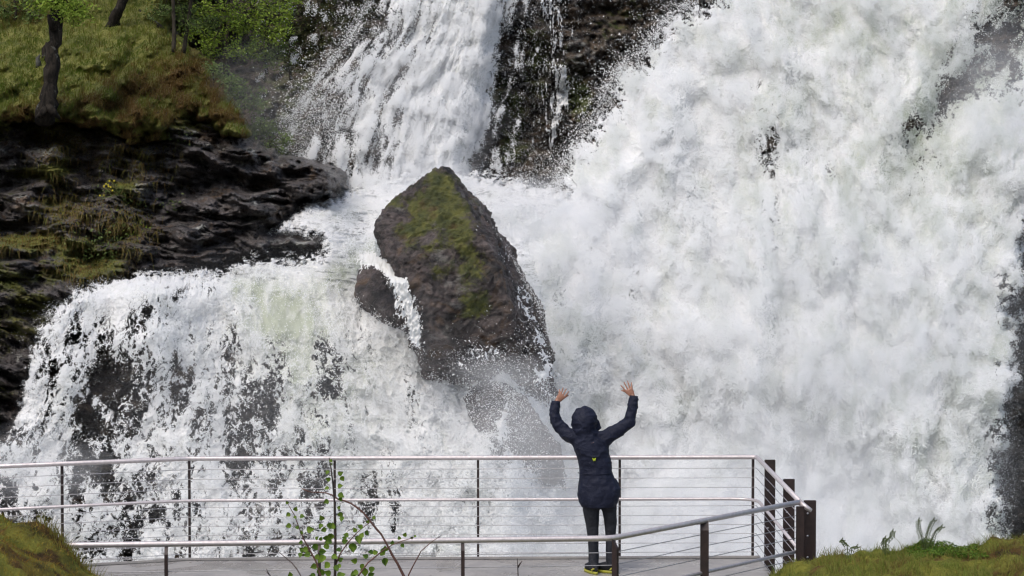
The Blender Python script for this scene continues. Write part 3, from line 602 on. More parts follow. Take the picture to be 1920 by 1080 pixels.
# wet runs on the flank and foot of the boulder
u, v = grid(800, 1080, 380, 880, 1.0)
dn = .55 * np.exp(-(linedist(u, v, [(900, 415), (945, 490), (985, 560), (1010, 620), (1030, 700)]) / 13) ** 2) * sm(400, 520, v) + .5 * blobs(u, v, [(900, 668, 50, 14, 1, -25), (1020, 690, 26, 60, .9), (870, 640, 30, 12, .6), (950, 650, 40, 20, .4, -40)])
N = uniform(lace(u - .5 * v, v * .8 + .3 * u, 661, .65))
tag(sheet('wet_run', u, v, 42.35 + .004 * np.clip(u - 900, 0, 200) + 2.2 * sm(900, 1010, u - .5 * (v - 520)) - .1 * fbm(u / 9, v / 12, 3, 665), N > 1 - dn, FOAML, {'cov': N - 1 + dn, 'green': 0 * u, 'dark_tint': 0 * u}), 'strands of water thrown against the boulder', kind='structure')

# ================================================================== MIST
def mist(c, r, dens, seed, lump=.28):
    for k_, sc_ in enumerate((1, .8, .58)): mist1(c, [x * sc_ for x in r], dens * .45, seed * 10 + k_, lump)
def mist1(c, r, dens, seed, lump):
    b = MB(); b.ball((0, 0, 0), 1, (1, 1, 1), 48); me = b.mesh('mist'); p, n = coords(me)
    k = 1 + lump * fbm3(p * 1.7, 3, seed); o = P(c[0], c[1], c[2])
    q = p * k[:, None] * np.array([r[0] * c[2] / F, r[2], r[1] * c[2] / F]) + o
    me.vertices.foreach_set('co', q.astype(np.float32).ravel()); me.update()
    tag(link('mist', me, m_mist('mist_%d' % seed, dens)), 'soft white spray mist in front of the water', kind='stuff')
mist((1400, 1070, 41.5), (520, 270, 2.2), .32, 701)
mist((985, 830, 41.2), (150, 140, .8), .26, 702)
mist((940, 700, 42.3), (110, 40, .5), .3, 713)
mist((1000, 400, 47), (130, 70, 1.4), .3, 703)
mist((790, 335, 50.5), (130, 42, 1.1), .2, 704)
mist((470, 200, 53.9), (110, 130, 1.0), .05, 705)
mist((1840, 900, 44), (110, 150, .8), .08, 706)
mist((1560, 640, 45), (380, 360, 1.6), .16, 707)
mist((1880, 180, 49), (130, 150, 1.2), .16, 710)
mist((520, 780, 41.8), (380, 300, .5), .10, 711)
mist((800, 200, 53), (150, 200, .8), .12, 712)
mist((60, 880, 41.5), (150, 80, .8), .2, 708)
mist((1130, 480, 45.8), (130, 160, 1.2), .18, 709)

# ================================================================== TREES ON THE HILL
def leaves_mesh(name, ctr, size, tone, dry, mat, parent, droop=.3):
    n = len(ctr); a = rng.normal(size=(n, 3)); a /= np.linalg.norm(a, axis=1)[:, None]; a[:, 2] = a[:, 2] * .6 - droop; b = np.cross(a, rng.normal(size=(n, 3))); b /= np.linalg.norm(b, axis=1)[:, None]
    s = (size * rng.uniform(.6, 1.3, n))[:, None]; nrm = np.cross(a, b)
    V = np.stack([ctr - a * s, ctr + b * s * .42 + nrm * s * .12, ctr + a * s, ctr - b * s * .42 + nrm * s * .12], 1).reshape(-1, 3)
    Fc = ((np.arange(n) * 4)[:, None, None] + np.array([(0, 1, 2), (0, 2, 3)])[None]).reshape(-1, 3)
    return link(name, np_mesh(name, V, Fc, {'tone': np.repeat(tone, 4), 'dry': np.repeat(dry, 4)}, smooth=False), mat, parent)
def tree(name, path, rads, clusters, leafsize, nleaf, bark, leafmat, label, cat='tree', group=None, Yo=0, tw=.008, stubs=(), ground=None):
    """path: trunk points (u, v, Y); clusters: (u, v, Y, r_u, r_v, r_y in m) groups of foliage, each reached by a limb"""
    if ground:
        dY = hy(*ground) - path[1][2]; path = [(a, b_, c_ + dY) for a, b_, c_ in path]; clusters = [(a, b_, c_ + dY, d_, e_, f_) for a, b_, c_, d_, e_, f_ in clusters]; stubs = [([(a, b_, c_ + dY) for a, b_, c_ in q_], w_) for q_, w_ in stubs]
    pts = [PV(*p) for p in path]; root = empty(name, pts[0], label, cat, group)
    # densify and roughen the trunk
    q, rr = [], []
    for i in range(len(pts) - 1):
        m = max(2, int((pts[i + 1] - pts[i]).length / .12))
        for k in range(m):
            f_ = k / m; q.append(pts[i].lerp(pts[i + 1], f_) + Vector(rng.normal(0, .12 * rads[i], 3).tolist())); rr.append((rads[i] * (1 - f_) + rads[i + 1] * f_) * random.uniform(.88, 1.14))
    q.append(pts[-1]); rr.append(rads[-1])
    b = MB(); b.tube(q, rr, 9)
    for s in stubs: b.tube([PV(*x) for x in s[0]], s[1], 7)
    b.build('trunk', bark, root)
    L = MB(); allc, tone = [], []
    for (cu, cv, cY, ru, rv, ry) in clusters:
        c0 = PV(cu, cv, cY); base = min(q[len(q) // 3:], key=lambda x: (x - c0).length + .6 * abs(x.z - c0.z) * (x.z > c0.z))
        m = base.lerp(c0, .5) + Vector((0, 0, .12)); L.tube([base, m, c0], [max(.012, rads[-1] * .5), max(.01, rads[-1] * .35), .006], 5)
        k = int(nleaf * (ru * rv) ** .5 / 40)
        ntw = max(4, k // 14); dirs = rng.normal(size=(ntw, 3)); dirs /= np.linalg.norm(dirs, axis=1)[:, None]; sc_ = np.array([ru * cY / F, ry, rv * cY / F]) * rng.uniform(.45, 1.05, (ntw, 1))
        tips = np.array(c0) + dirs * sc_
        for tpt in tips[: 14]: L.tube([c0, c0.lerp(Vector(tpt), .5) + Vector((0, 0, .05)), Vector(tpt)], [tw, tw * .8, tw * .5], 4)
        w_ = rng.integers(0, ntw, k); al = rng.uniform(.35, 1.08, (k, 1)); allc.append(np.array(c0) * (1 - al) + tips[w_] * al + rng.normal(0, .07, (k, 3))); tone.append(np.clip(.5 + .25 * rng.normal(size=ntw)[w_] + rng.normal(0, .15, k), 0, 1))
    L.build('limbs', bark, root)
    cc = np.concatenate(allc); tt = np.concatenate(tone)
    leaves_mesh('crown', cc, leafsize, tt, np.clip(rng.normal(.1, .15, len(cc)), 0, 1), leafmat, root); return root
tree('tree', [(82, 226, 51.3), (87, 205, 51.1), (92, 170, 51.2), (97, 120, 51.3), (101, 75, 51.4), (108, 32, 51.5), (112, -20, 51.6), (98, -110, 51.8), (120, -240, 52), (110, -420, 52)], [.21, .19, .16, .15, .14, .15, .13, .11, .09, .04],
     [(95, 5, 51.3, 62, 34, .7), (140, 22, 51.1, 40, 30, .5), (60, -30, 51.6, 70, 40, .7), (150, -50, 51.5, 70, 50, .8), (90, -130, 51.6, 110, 70, 1), (20, -200, 52, 90, 70, .9), (180, -220, 52, 90, 70, .9), (100, -330, 52, 110, 90, 1), (110, -440, 52, 80, 60, .8)], .05, 700, BARK, LEAFY,
     'gnarled dark tree with thick trunk leaning at the cliff edge', ground=(90, 205), stubs=[([(101, 55, 51.3), (94, 40, 51.2), (91, 28, 51.1)], [.09, .06, .03]), ([(88, 200, 51.05), (80, 212, 50.85), (68, 222, 51.1)], [.10, .08, .03]), ([(90, 198, 51.05), (100, 210, 50.85), (112, 222, 51.1)], [.10, .08, .03])])
tree('tree', [(198, 74, 57.6), (212, 44, 57.4), (222, 20, 57.3), (233, -5, 57.4), (250, -60, 57.6), (262, -160, 58), (262, -300, 58)], [.19, .15, .14, .13, .12, .09, .04],
     [(262, -120, 58, 70, 45, .8), (210, -170, 58, 80, 50, .8), (310, -210, 58, 80, 60, .8), (260, -320, 58, 110, 80, 1)], .05, 500, BARK, LEAFY, 'dark slanting tree trunk higher up the grassy slope', ground=(212, 46))
for (u0, v0, h, Y0, lab) in ((326, 98, 330, 58.5, 'slim straight birch on the ridge, left of its twin'), (347, 100, 300, 59.0, 'slim tilted birch on the ridge, right of its twin')):
    r = u0 - 326
    tree('birch', [(u0 - 3 * (r > 0), v0, Y0), (u0 + .3 * r, v0 - 60, Y0), (u0 + .9 * r - 3, v0 - 130, Y0), (u0 + r, v0 - h, Y0)], [.055, .045, .04, .02],
         [(u0 - 20 + r, 20, Y0 + .2, 36, 22, .4), (u0 + 24 + r, 44, Y0 + .3, 32, 18, .4), (u0 - 34, -24, Y0 + .4, 46, 26, .6), (u0 + 36, -30, Y0, 46, 30, .6), (u0 + r, -80, Y0, 70, 40, .7), (u0 + r, -160, Y0, 70, 60, .7)], .045, 420, BARKT, LEAFM, lab, group='slim birches on the ridge', ground=(u0 - 6, v0 + 4))
tree('tree', [(424, 145, 57.8), (422, 110, 57.8), (426, 60, 57.9), (436, 0, 58), (440, -100, 58.2), (440, -240, 58.4)], [.07, .06, .055, .05, .04, .02],
     [(405, 72, 57.5, 34, 30, .5), (450, 48, 57.2, 42, 26, .5), (500, 74, 56.8, 40, 20, .5), (528, 62, 56.7, 30, 16, .4), (480, 100, 56.9, 34, 14, .4), (470, 10, 57.3, 60, 30, .6), (540, 4, 57, 40, 22, .5), (390, 20, 58, 50, 30, .6), (430, -50, 58, 90, 50, .8), (520, -60, 57.6, 60, 40, .6), (440, -150, 58, 110, 60, .8), (430, -240, 58, 80, 60, .8), (395, 95, 57.0, 34, 24, .5), (440, 90, 56.6, 40, 26, .5), (365, 60, 57.4, 34, 30, .5), (520, 30, 56.8, 44, 24, .5), (460, 45, 56.8, 50, 26, .5), (420, 20, 57, 50, 26, .5)],
     .045, 380, BARKT, LEAFY, 'leafy bright green tree at the edge of the gorge')
tree('shrub', [(462, 330, 55.2), (460, 290, 55.2), (455, 240, 55.3), (448, 190, 55.4), (440, 140, 55.5)], [.05, .04, .035, .03, .015],
     [(440, 160, 55.4, 36, 26, .4), (478, 185, 55.2, 34, 26, .4), (430, 210, 55.3, 34, 30, .4), (488, 235, 55.1, 28, 28, .4), (456, 255, 55, 40, 30, .4), (500, 280, 55, 20, 26, .3), (420, 165, 55.6, 30, 30, .4)], .05, 500, BARKT, LEAFM, 'muted olive shrub in the mist below the bright tree', 'shrub')
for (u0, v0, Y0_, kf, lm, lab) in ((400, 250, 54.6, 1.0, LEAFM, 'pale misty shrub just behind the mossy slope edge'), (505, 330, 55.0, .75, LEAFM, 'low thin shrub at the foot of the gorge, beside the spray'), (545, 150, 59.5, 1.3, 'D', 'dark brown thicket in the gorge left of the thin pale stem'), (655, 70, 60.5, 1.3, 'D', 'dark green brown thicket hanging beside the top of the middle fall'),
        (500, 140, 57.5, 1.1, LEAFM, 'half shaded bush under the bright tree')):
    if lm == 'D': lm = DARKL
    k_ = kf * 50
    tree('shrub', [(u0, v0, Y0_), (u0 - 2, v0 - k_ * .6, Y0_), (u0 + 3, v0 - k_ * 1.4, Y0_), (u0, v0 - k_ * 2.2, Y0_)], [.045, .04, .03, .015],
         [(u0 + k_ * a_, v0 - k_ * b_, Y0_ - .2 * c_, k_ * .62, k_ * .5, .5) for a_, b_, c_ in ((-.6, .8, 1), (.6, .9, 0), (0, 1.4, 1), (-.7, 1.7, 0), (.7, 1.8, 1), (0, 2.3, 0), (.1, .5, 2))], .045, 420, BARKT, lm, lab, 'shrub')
tree('shrub', [(28, 45, 58.5), (30, 20, 58.5), (26, -10, 58.6)], [.04, .03, .02], [(10, 20, 58.4, 40, 22, .4), (50, 5, 58.5, 36, 20, .4), (60, 32, 58.3, 26, 14, .4), (20, -20, 58.6, 50, 20, .4)], .05, 400, BARKT, LEAFM, 'low bush in the top left corner', 'shrub')
tree('birch', [(604, 150, 62), (598, 90, 62), (596, 30, 62), (596, -60, 62), (598, -200, 62)], [.03, .028, .026, .022, .015], [(600, -60, 62, 40, 30, .4), (590, -140, 62, 60, 40, .5), (600, -220, 62, 50, 40, .5)], .05, 300, BARKT, LEAFM, 'thin pale stem rising in the dark gorge')
def stump(uv, h, r, lab, mat):
    c0 = PV(uv[0], uv[1], hy(uv[0], uv[1], .1)); b = MB(); b.tube([c0 - Vector((0, 0, .1)), c0 + Vector((0, 0, h * .3)), c0 + Vector((-.02, 0, h * .6)), c0 + Vector((.03, 0, h * .85)), c0 + Vector((.02, 0, h))], [r * 1.2, r * 1.05, r * .8, r * .4, r * .1], 7)
    tag(b.build('stump', mat), lab, 'stump')
stump((85, 112, 56), .42, .085, 'dark pointed stump just left of the thick trunk', BARK)
stump((72, 122, 55.6), .26, .06, 'smaller grey stump left of the dark pointed one', m_bark('grey_wood', (.05, .05, .045), (.1, .1, .09)))
# added dark tube, standing in for the dark overhang under the moss
b = MB(); b.tube([PV(a, c_, hy(a, c_, .05)) for a, c_ in ((262, 20), (282, 38), (298, 52), (308, 58))], [.04, .08, .10, .07], 9); tag(b.build('log', BARK), 'dark tube standing in for the overhang under moss on the upper ridge', 'log')

# small plants on the slate
def tuft(uv, n, r, mat, lab, cat, name='plant', leaf=.035, flowers=0, up=.15):
    Y0 = float(sY(np.array(uv[0]), np.array(uv[1]))) - .25; c0 = np.array(P(uv[0], uv[1], Y0)); root = empty(name, c0.tolist(), lab, cat)
    p = c0 + rng.normal(size=(n, 3)) * np.array([r, .12, r * .6]); leaves_mesh('leaves', p, leaf, rng.random(n), rng.random(n) * .3, mat, root)
    if flowers:
        p = c0 + rng.normal(size=(flowers, 3)) * np.array([r * .6, .1, r * .6]) + np.array([-.12, -.2, .22]); PET = m_plain('yellow_petals', (.5, .42, .02), .6, 0, .1)
        for x in p:
            b = MB(); b.ball(x, .010, (1, .8, 1), 6)
            for k in range(5):
                a = k * 1.257; b.ball(x + np.array([.012 * math.cos(a), 0, .012 * math.sin(a)]), .010, (1, .6, 1), 6)
            b.build('flower', PET, root)
        b = MB()
        for x in p: b.tube([Vector((c0 + (x - c0) * .3).tolist()), Vector(x.tolist())], .004, 4)
        b.build('stems', BARKT, root)
tuft((216, 366), 160, .22, LEAFM, 'clump with small yellow flowers on a slate ledge', 'flowers', 'flowering_plant', .035, 11)
tuft((240, 378), 120, .2, LEAFM, 'pale green leafy clump right of the yellow flowers', 'plant', leaf=.03)
tuft((325, 385), 50, .15, LEAFM, 'small pale clump alone in the middle of the slate', 'plant', leaf=.03)
tuft((252, 437), 90, .2, LEAFY, 'bright green clump above the left cascade', 'plant', leaf=.03)
tuft((190, 470), 260, .45, LEAFM, 'wide green patch growing beside the brown grass above the cascade', 'plant', leaf=.04)
tuft((335, 262), 60, .16, LEAFM, 'pale clump hanging under the hillside edge', 'plant', leaf=.03)
tuft((1120, 180), 1, .01, LEAFY, 'x', 'plant') if False else None
n = 5400; pu = np.concatenate([rng.normal(a, s_, n // 6) for a, s_ in ((165, 30), (130, 35), (240, 28), (60, 50), (110, 30), (250, 40))]); pv_ = np.concatenate([rng.normal(a, s_, n // 6) for a, s_ in ((505, 18), (395, 18), (425, 26), (452, 9), (270, 40), (300, 30))])
Yt = sY(pu, pv_); n = len(pu); root = P(pu, pv_, Yt - .02)
tag(blades('grass', root, rng.uniform(.12, .3, n), np.full(n, .007), np.stack([rng.normal(0, .3, n), rng.normal(-.6, .2, n), -1.4 - .6 * rng.random(n)], 1), rng.random(n), np.clip(rng.normal(.75, .3, n), 0, 1), GRASS), 'dry brown grass hanging on the slate ledges', kind='stuff')

# ================================================================== PLATFORM AND RAILINGS
FAR = [(-9.5, 22.55), (-3.5, 24.85), (2.66, 25.0)]; SIDE_END = (2.67, 21.3); NEAR = [(2.67, 21.3), (.83, 19.02), (-3.55, 18.64), (-8, 18.4)]
plat = empty('viewing_platform', (0, 22, 0), 'grey concrete viewing platform the person stands on', 'platform')
def prism(name, pts, z0, z1, mat, parent):
    bm = bmesh.new(); a = [bm.verts.new((x, y, z1)) for x, y in pts]; b_ = [bm.verts.new((x, y, z0)) for x, y in pts]; n = len(pts)
    bm.faces.new(a); bm.faces.new(b_[::-1])
    for i in range(n): bm.faces.new((a[i], b_[i], b_[(i + 1) % n], a[(i + 1) % n]))
    bmesh.ops.recalc_face_normals(bm, faces=bm.faces); bmesh.ops.bevel(bm, geom=bm.edges[:], offset=.008, segments=2, affect='EDGES')
    me = bpy.data.meshes.new(name); bm.to_mesh(me); bm.free(); return link(name, me, mat, parent)
prism('slab', [(-9.5, 22.5), (-3.5, 24.82), (2.70, 24.97), (2.71, 21.28), (.84, 18.96), (-3.55, 18.58), (-9.5, 18.3)], -.28, 0, CONC, plat)
prism('edge_strip', [(-9.5, 22.502), (-3.5, 24.822), (2.70, 24.972), (2.70, 24.93), (-3.49, 24.78), (-9.5, 22.46)], .002, .03, CONC, plat)
for x, y in ((-3, 23.5), (0, 23.8), (2.2, 23.9), (-6, 22)):
    b = MB(); b.tube([(x, y, -5.2), (x, y, -.3)], .16, 16); b.build('support', CONC, plat)
def resample(pts, step=None):
    return [Vector((x, y, 0)) for x, y in pts]
CZ = [.98, .875, .77, .57, .465, .365, .265, .165, .065]
def bar(name, pts, z, r, mat, parent, rnd=.12):
    """a bent bar along plan points, its corners rounded"""
    q = [Vector((x, y, z)) for x, y in pts]; out = [q[0]]
    for i in range(1, len(q) - 1):
        a, c, d_ = q[i - 1], q[i], q[i + 1]; p0 = c + (a - c).normalized() * rnd; p1 = c + (d_ - c).normalized() * rnd
        for k in range(5):
            t_ = k / 4; out.append(p0.lerp(c, t_).lerp(c.lerp(p1, t_), t_))
    out.append(q[-1]); b = MB(); b.tube(out, r, 12); return b.build(name, mat, parent)
def X_at(u0, pts):   # where the sight line of column u0 crosses a plan polyline
    best = None
    for (x0, y0), (x1, y1) in zip(pts[:-1], pts[1:]):
        k = (u0 - 960) / F * (1 / ct); den = (x1 - x0) - k * (y1 - y0)
        if abs(den) < 1e-6: continue
        t_ = (k * y0 - x0) / den
        if -.001 <= t_ <= 1.001: best = (x0 + t_ * (x1 - x0), y0 + t_ * (y1 - y0), Vector((x1 - x0, y1 - y0, 0)).normalized())
    return best
far = empty('railing', (0, 25, 0), 'long steel railing along the far edge of the platform, behind the person', 'railing', 'platform railings')
ALL = FAR + [SIDE_END]
bar('handrail', ALL, 1.10, .0245, STEEL, far, .05); bar('mid_rail', ALL, .645, .017, STEEL, far, .3)
for z in CZ: bar('cable', [(x * .999, y) for x, y in ALL], z, .0036, CABLE, far, .02)
def postmesh(b, x, y, d, z0, z1, w=.012, dep=.05, lean=0):
    n_ = Vector((-d.y, d.x, 0)); M = Matrix((d, n_, Vector((0, 0, 1)))).transposed()
    b.box((x + lean / 2, y, (z0 + z1) / 2), (w * 2, dep, z1 - z0), M, .003)
for u0 in (-160, 112, 352, 626, 896, 1163, 1414):
    r = X_at(u0, FAR); b = MB(); postmesh(b, r[0], r[1] + .045, r[2], -.2, 1.075, .0125, .05)
    b.tube([(r[0], r[1] + .02, 1.06), (r[0], r[1], 1.115)], .008, 8)
    b.build('post', BROWN, far, False)
for i, yy in enumerate((24.75, 23.05, 21.42)):
    b = MB(); b.box((2.775, yy, .35), (.115, .03, 1.5), None, .004)
    p = b.build('plate_post', BROWN, far, False); 
    for z in (.98, .77, .57, .365, .165):
        b = MB(); b.tube([(2.75, yy - .03, z), (2.76, yy - .01, z)], .009, 8); q = b.build('bolt', CABLE); q.parent = p; q.matrix_parent_inverse = (Matrix.Translation(far.location) @ p.matrix_parent_inverse).inverted()
near = empty('railing', (0, 18.8, 0), 'nearer steel railing that rises to the brown posts at the right', 'railing', 'platform railings')
bar('handrail', NEAR, 1.10, .0245, STEEL, near, .1); bar('mid_rail', NEAR, .645, .017, STEEL, near, .2)
for z in CZ: bar('cable', NEAR, z, .0036, CABLE, near, .02)
for u0 in (-40, 309, 597, 867, 1150, 1322):
    r = X_at(u0, NEAR); b = MB(); d = r[2]; n_ = Vector((-d.y, d.x, 0)) * (-1 if Vector((-d.y, d.x, 0)).y > 0 else 1); wd = .014 if u0 < 1300 else .036
    if u0 >= 1300: d = Vector((1, 0, 0)); n_ = Vector((0, -1, 0))
    q = [(.0, 1.095), (.03, 1.05), (.05, 1.02), (.05, -.25), (0, -.25), (-.0, 1.0)]
    A = [b.bm.verts.new(Vector((r[0], r[1], 0)) + n_ * a + Vector((0, 0, z)) + d * wd) for a, z in q]; B_ = [b.bm.verts.new(Vector((r[0], r[1], 0)) + n_ * a + Vector((0, 0, z)) - d * wd) for a, z in q]
    b.bm.faces.new(A); b.bm.faces.new(B_[::-1])
    for i in range(6): b.bm.faces.new((A[i], B_[i], B_[(i + 1) % 6], A[(i + 1) % 6]))
    b.build('post', BROWN, near, False)
b = MB(); b.box((2.66, 21.22, .42), (.075, .03, 1.3), None, .004); b.build('post', BROWN, near, False)
b = MB(); b.tube([(2.66, 21.29, 1.1), (2.76, 21.22, 1.03)], [.028, .02], 10); b.build('end_cap', STEEL, near)

# ================================================================== NEAR MOUNDS
gx = np.linspace(-9, 9, 420); gy = np.linspace(9, 23.2, 330); GXX, GYY = np.meshgrid(gx, gy)
def silh(x, tab): return np.interp(x, [a for a, b in tab], [b for a, b in tab])
zl = silh(GXX, [(-9, 2.4), (-5, 1.85), (-3.77, 1.56), (-3.6, 1.50), (-3.47, 1.44), (-3.3, 1.34), (-3.18, 1.22), (-2.95, 1.08), (-2.5, .7), (-1.8, .1), (-1, -.4), (9, -.6)])
zr = -.065 + silh(GXX, [(-9, -.6), (1.2, -.5), (1.9, .1), (2.15, .42), (2.3, .60), (2.5, .73), (2.75, .79), (3.1, .83), (3.66, .87), (4.1, .86), (4.2, .87), (4.27, .94), (4.5, .96), (5, .98), (9, 1.3)])
fl = np.where(GYY > 17, -1.6 * (GYY - 17) ** 1.5 * .9, -.10 * (17 - GYY)); fr = np.where(GYY > 20.4, -1.1 * np.clip(GYY - 20.4, 0, 9) ** 1.6, -.09 * (20.4 - GYY))
Zg = np.maximum(np.maximum(zl + fl, zr + fr), -.55 - .03 * (GYY - 9)) + .065 * fbm(GXX * 2.4, GYY * 2.4, 5, 801, .6)
Zg = np.where(GYY > 22.0, Zg - 3 * (GYY - 22.0), Zg)
inslab = (GYY > 18.3 + 0 * GXX) & (GXX < 2.72) & (GYY > np.interp(GXX, [-9, -3.55, .83, 2.67, 9], [18.3, 18.55, 18.95, 21.2, 29])); Zg = np.where(inslab, np.minimum(Zg, -.35), Zg)
Zg = np.where((GYY > 17.9) & (GXX < -1.5) & (GYY < 22), np.minimum(Zg, -.3), Zg)
idx = np.arange(GXX.size).reshape(GXX.shape); f = np.stack([idx[:-1, :-1], idx[:-1, 1:], idx[1:, 1:], idx[1:, :-1]], -1).reshape(-1, 4)
dg = .55 * sm(0, -3, GXX) * (.6 + 1.2 * fbm(GXX * 1.3, GYY, 3, 803)) + .34 * sm(1, 3, GXX) * (.6 + 1.3 * fbm(GXX * 1.6, GYY * 1.6, 3, 805)) + .35 * np.exp(-((GXX - 4.45) / .18) ** 2) + .5 * sm(.1, .5, fbm(GXX * 5, GYY * 5, 3, 807))
Zg = Zg - 0
tag(link('ground', np_mesh('ground', np.stack([GXX, GYY, Zg], -1).reshape(-1, 3), f, {'dry': dg}), MOUND), 'mossy ground in front of the platform', kind='structure')
def gz(x, y):
    i = np.clip(((y - 9) / 14.2 * 329), 0, 328.99); j = np.clip(((x + 9) / 18 * 419), 0, 418.99); i0, j0 = i.astype(int), j.astype(int); a, b = i - i0, j - j0
    return Zg[i0, j0] * (1 - a) * (1 - b) + Zg[i0 + 1, j0] * a * (1 - b) + Zg[i0, j0 + 1] * (1 - a) * b + Zg[i0 + 1, j0 + 1] * a * b
def gzf(x, y): return float(gz(np.array(x), np.array(y)))
def dgf(x, y): return dg[np.clip(((y - 9) / 14.2 * 329).astype(int), 0, 329), np.clip(((x + 9) / 18 * 419).astype(int), 0, 419)]
# grass on the right mound
n = 42000; x = rng.uniform(2.15, 5.6, n); y = rng.uniform(18.0, 21.0, n); k = fbm(x * 3, y * 3, 3, 811) > -.45; x, y = x[k], y[k]; n = len(x)
d = np.clip(dgf(x, y) + rng.normal(0, .3, n), 0, 1); grp = np.clip(1 + 1.2 * fbm(x * 4, y * 4, 2, 813), .3, 2.2)
tag(blades('grass', np.stack([x, y, gz(x, y) - .01], 1), rng.uniform(.02, .085, n) * grp, np.full(n, .0026), np.stack([rng.normal(0, .4, n), rng.normal(0, .3, n), rng.normal(-.15, .1, n)], 1), rng.random(n), d, GRASS), 'short green grass on the right mound', kind='stuff')
n = 24000; x = rng.uniform(-5.2, -2.4, n); y = rng.uniform(14.5, 17.3, n)
tag(blades('moss', np.stack([x, y, gz(x, y) - .008], 1), rng.uniform(.015, .05, n), np.full(n, .0028), np.stack([rng.normal(.3, .4, n), rng.normal(0, .3, n), rng.normal(-.3, .2, n)], 1), rng.random(n), np.clip(dgf(x, y) * 1.0 + rng.normal(0, .2, n), 0, 1), m_blade('moss_blades', (.17, .16, .015), (.38, .30, .04), (.20, .10, .02))), 'golden green moss on the left mound', kind='stuff')
n = 500; x = rng.normal(-3.33, .12, n); y = rng.normal(17.05, .08, n)
tag(blades('grass', np.stack([x, y, gz(x, y) - .01], 1), rng.uniform(.06, .17, n), np.full(n, .0025), np.stack([rng.normal(.1, .35, n), 0 * x, 0 * x - .1], 1), rng.random(n), np.clip(rng.normal(.5, .2, n), 0, 1), GRASS), 'tuft of dry grass on the shoulder of the left mound', kind='stuff')
n = 1500; x = rng.uniform(2.3, 5.4, n); y = rng.uniform(19.4, 20.9, n); k = fbm(x * 2.2, y * 2.2, 3, 815) > .05; x, y = x[k], y[k]; n = len(x)
tag(blades('weeds', np.stack([x, y, gz(x, y) - .01], 1), rng.uniform(.06, .17, n), np.full(n, .003), np.stack([rng.normal(0, .5, n), rng.normal(0, .3, n), rng.normal(-.2, .1, n)], 1), rng.random(n), np.clip(rng.normal(.35, .35, n), 0, 1), GRASS, segs=4), 'longer tufts of grass on the right mound', kind='stuff')
# leafy green cover
n = 2600; x = rng.uniform(3.5, 4.15, n); y = rng.uniform(20.0, 20.6, n); p = np.stack([x, y, gz(x, y) + .01 + .05 * rng.random(n) * (1 - ((x - 3.83) / .36) ** 2)], 1)
o = leaves_mesh('groundcover', p, .017, np.clip(rng.normal(.4, .2, n), 0, 1), rng.random(n) * .2, LEAFS, None, -.1); tag(o, 'low leafy green plants on top of the right mound', kind='stuff')
b = MB(); b.ball((0, 0, 0), 1, (1, 1, 1), 20); me = b.mesh('stone'); p, nn = coords(me); q = (p * (1 + .25 * fbm3(p * 1.4, 3, 821))[:, None]) * np.array([.06, .05, .035]); me.vertices.foreach_set('co', q.astype(np.float32).ravel())
o = link('stone', me, m_plain('pale_stone', (.4, .38, .35), .7)); o.location = (2.2, 20.2, gzf(2.2, 20.2) + .01); tag(o, 'pale stone lying where the right mound meets the platform', 'stone')

# ferns with curled tips
def fern(px, py, Y0, fronds, label):
    base = PV(px, py, Y0); base.z = gzf(base.x, base.y) - .01; root = empty('fern', base, label, 'fern', 'young ferns on the right mound')
    for (path, curl) in fronds:
        q = [base] + [PV(a, c_, Y0) for a, c_ in path]
        b = MB(); tip = q[-1]; sgn = curl
        pts = list(q)
        for k in range(1, 10):
            t_ = k / 9; a = math.pi / 2 - t_ * 4.6; rr = .022 * (1 - .6 * t_); pts.append(tip + Vector((sgn * (.022 + rr * math.cos(a + math.pi / 2 + 1.57 - .0) * 1), 0, rr * math.sin(a))))
        b.tube(pts, [.0045] * len(q) + [.0045] * 9, 6)
        # curled pinnae along the upper stalk
        for k in range(len(q) - 1):
            for m in range(5):
                f_ = m / 5
                if k == 0 and f_ < .4: continue
                c0 = q[k].lerp(q[k + 1], f_)
                for sd_ in (-1, 1):
                    dx = sd_ * random.uniform(.012, .026); b.tube([c0, c0 + Vector((dx * .7, 0, -.002)), c0 + Vector((dx, -.004, -.014)), c0 + Vector((dx * .7, -.004, -.02))], [.0028, .0042, .0045, .002], 5)
        b.build('frond', m_plain('fern_green', (.085, .12, .03), .6, 0, .5, 20, trans=.2), root)
fern(1735, 1030, 20.3, [([(1729, 1010), (1722, 990), (1722, 974)], 1), ([(1737, 1008), (1742, 990), (1750, 974)], 1), ([(1746, 1015), (1755, 995), (1765, 987)], 1)], 'tallest of the young ferns, standing in the leafy green cover')
fern(1660, 1034, 20.3, [([(1662, 1015), (1672, 1005), (1673, 995)], 1), ([(1656, 1020), (1658, 1010), (1659, 1008)], 1)], 'upright middle fern between the drooping fern and the tallest one')
fern(1592, 1036, 20.3, [([(1588, 1022), (1580, 1014), (1578, 1012)], 1), ([(1598, 1026), (1606, 1024)], 1)], 'short drooping fern nearest to the brown posts')

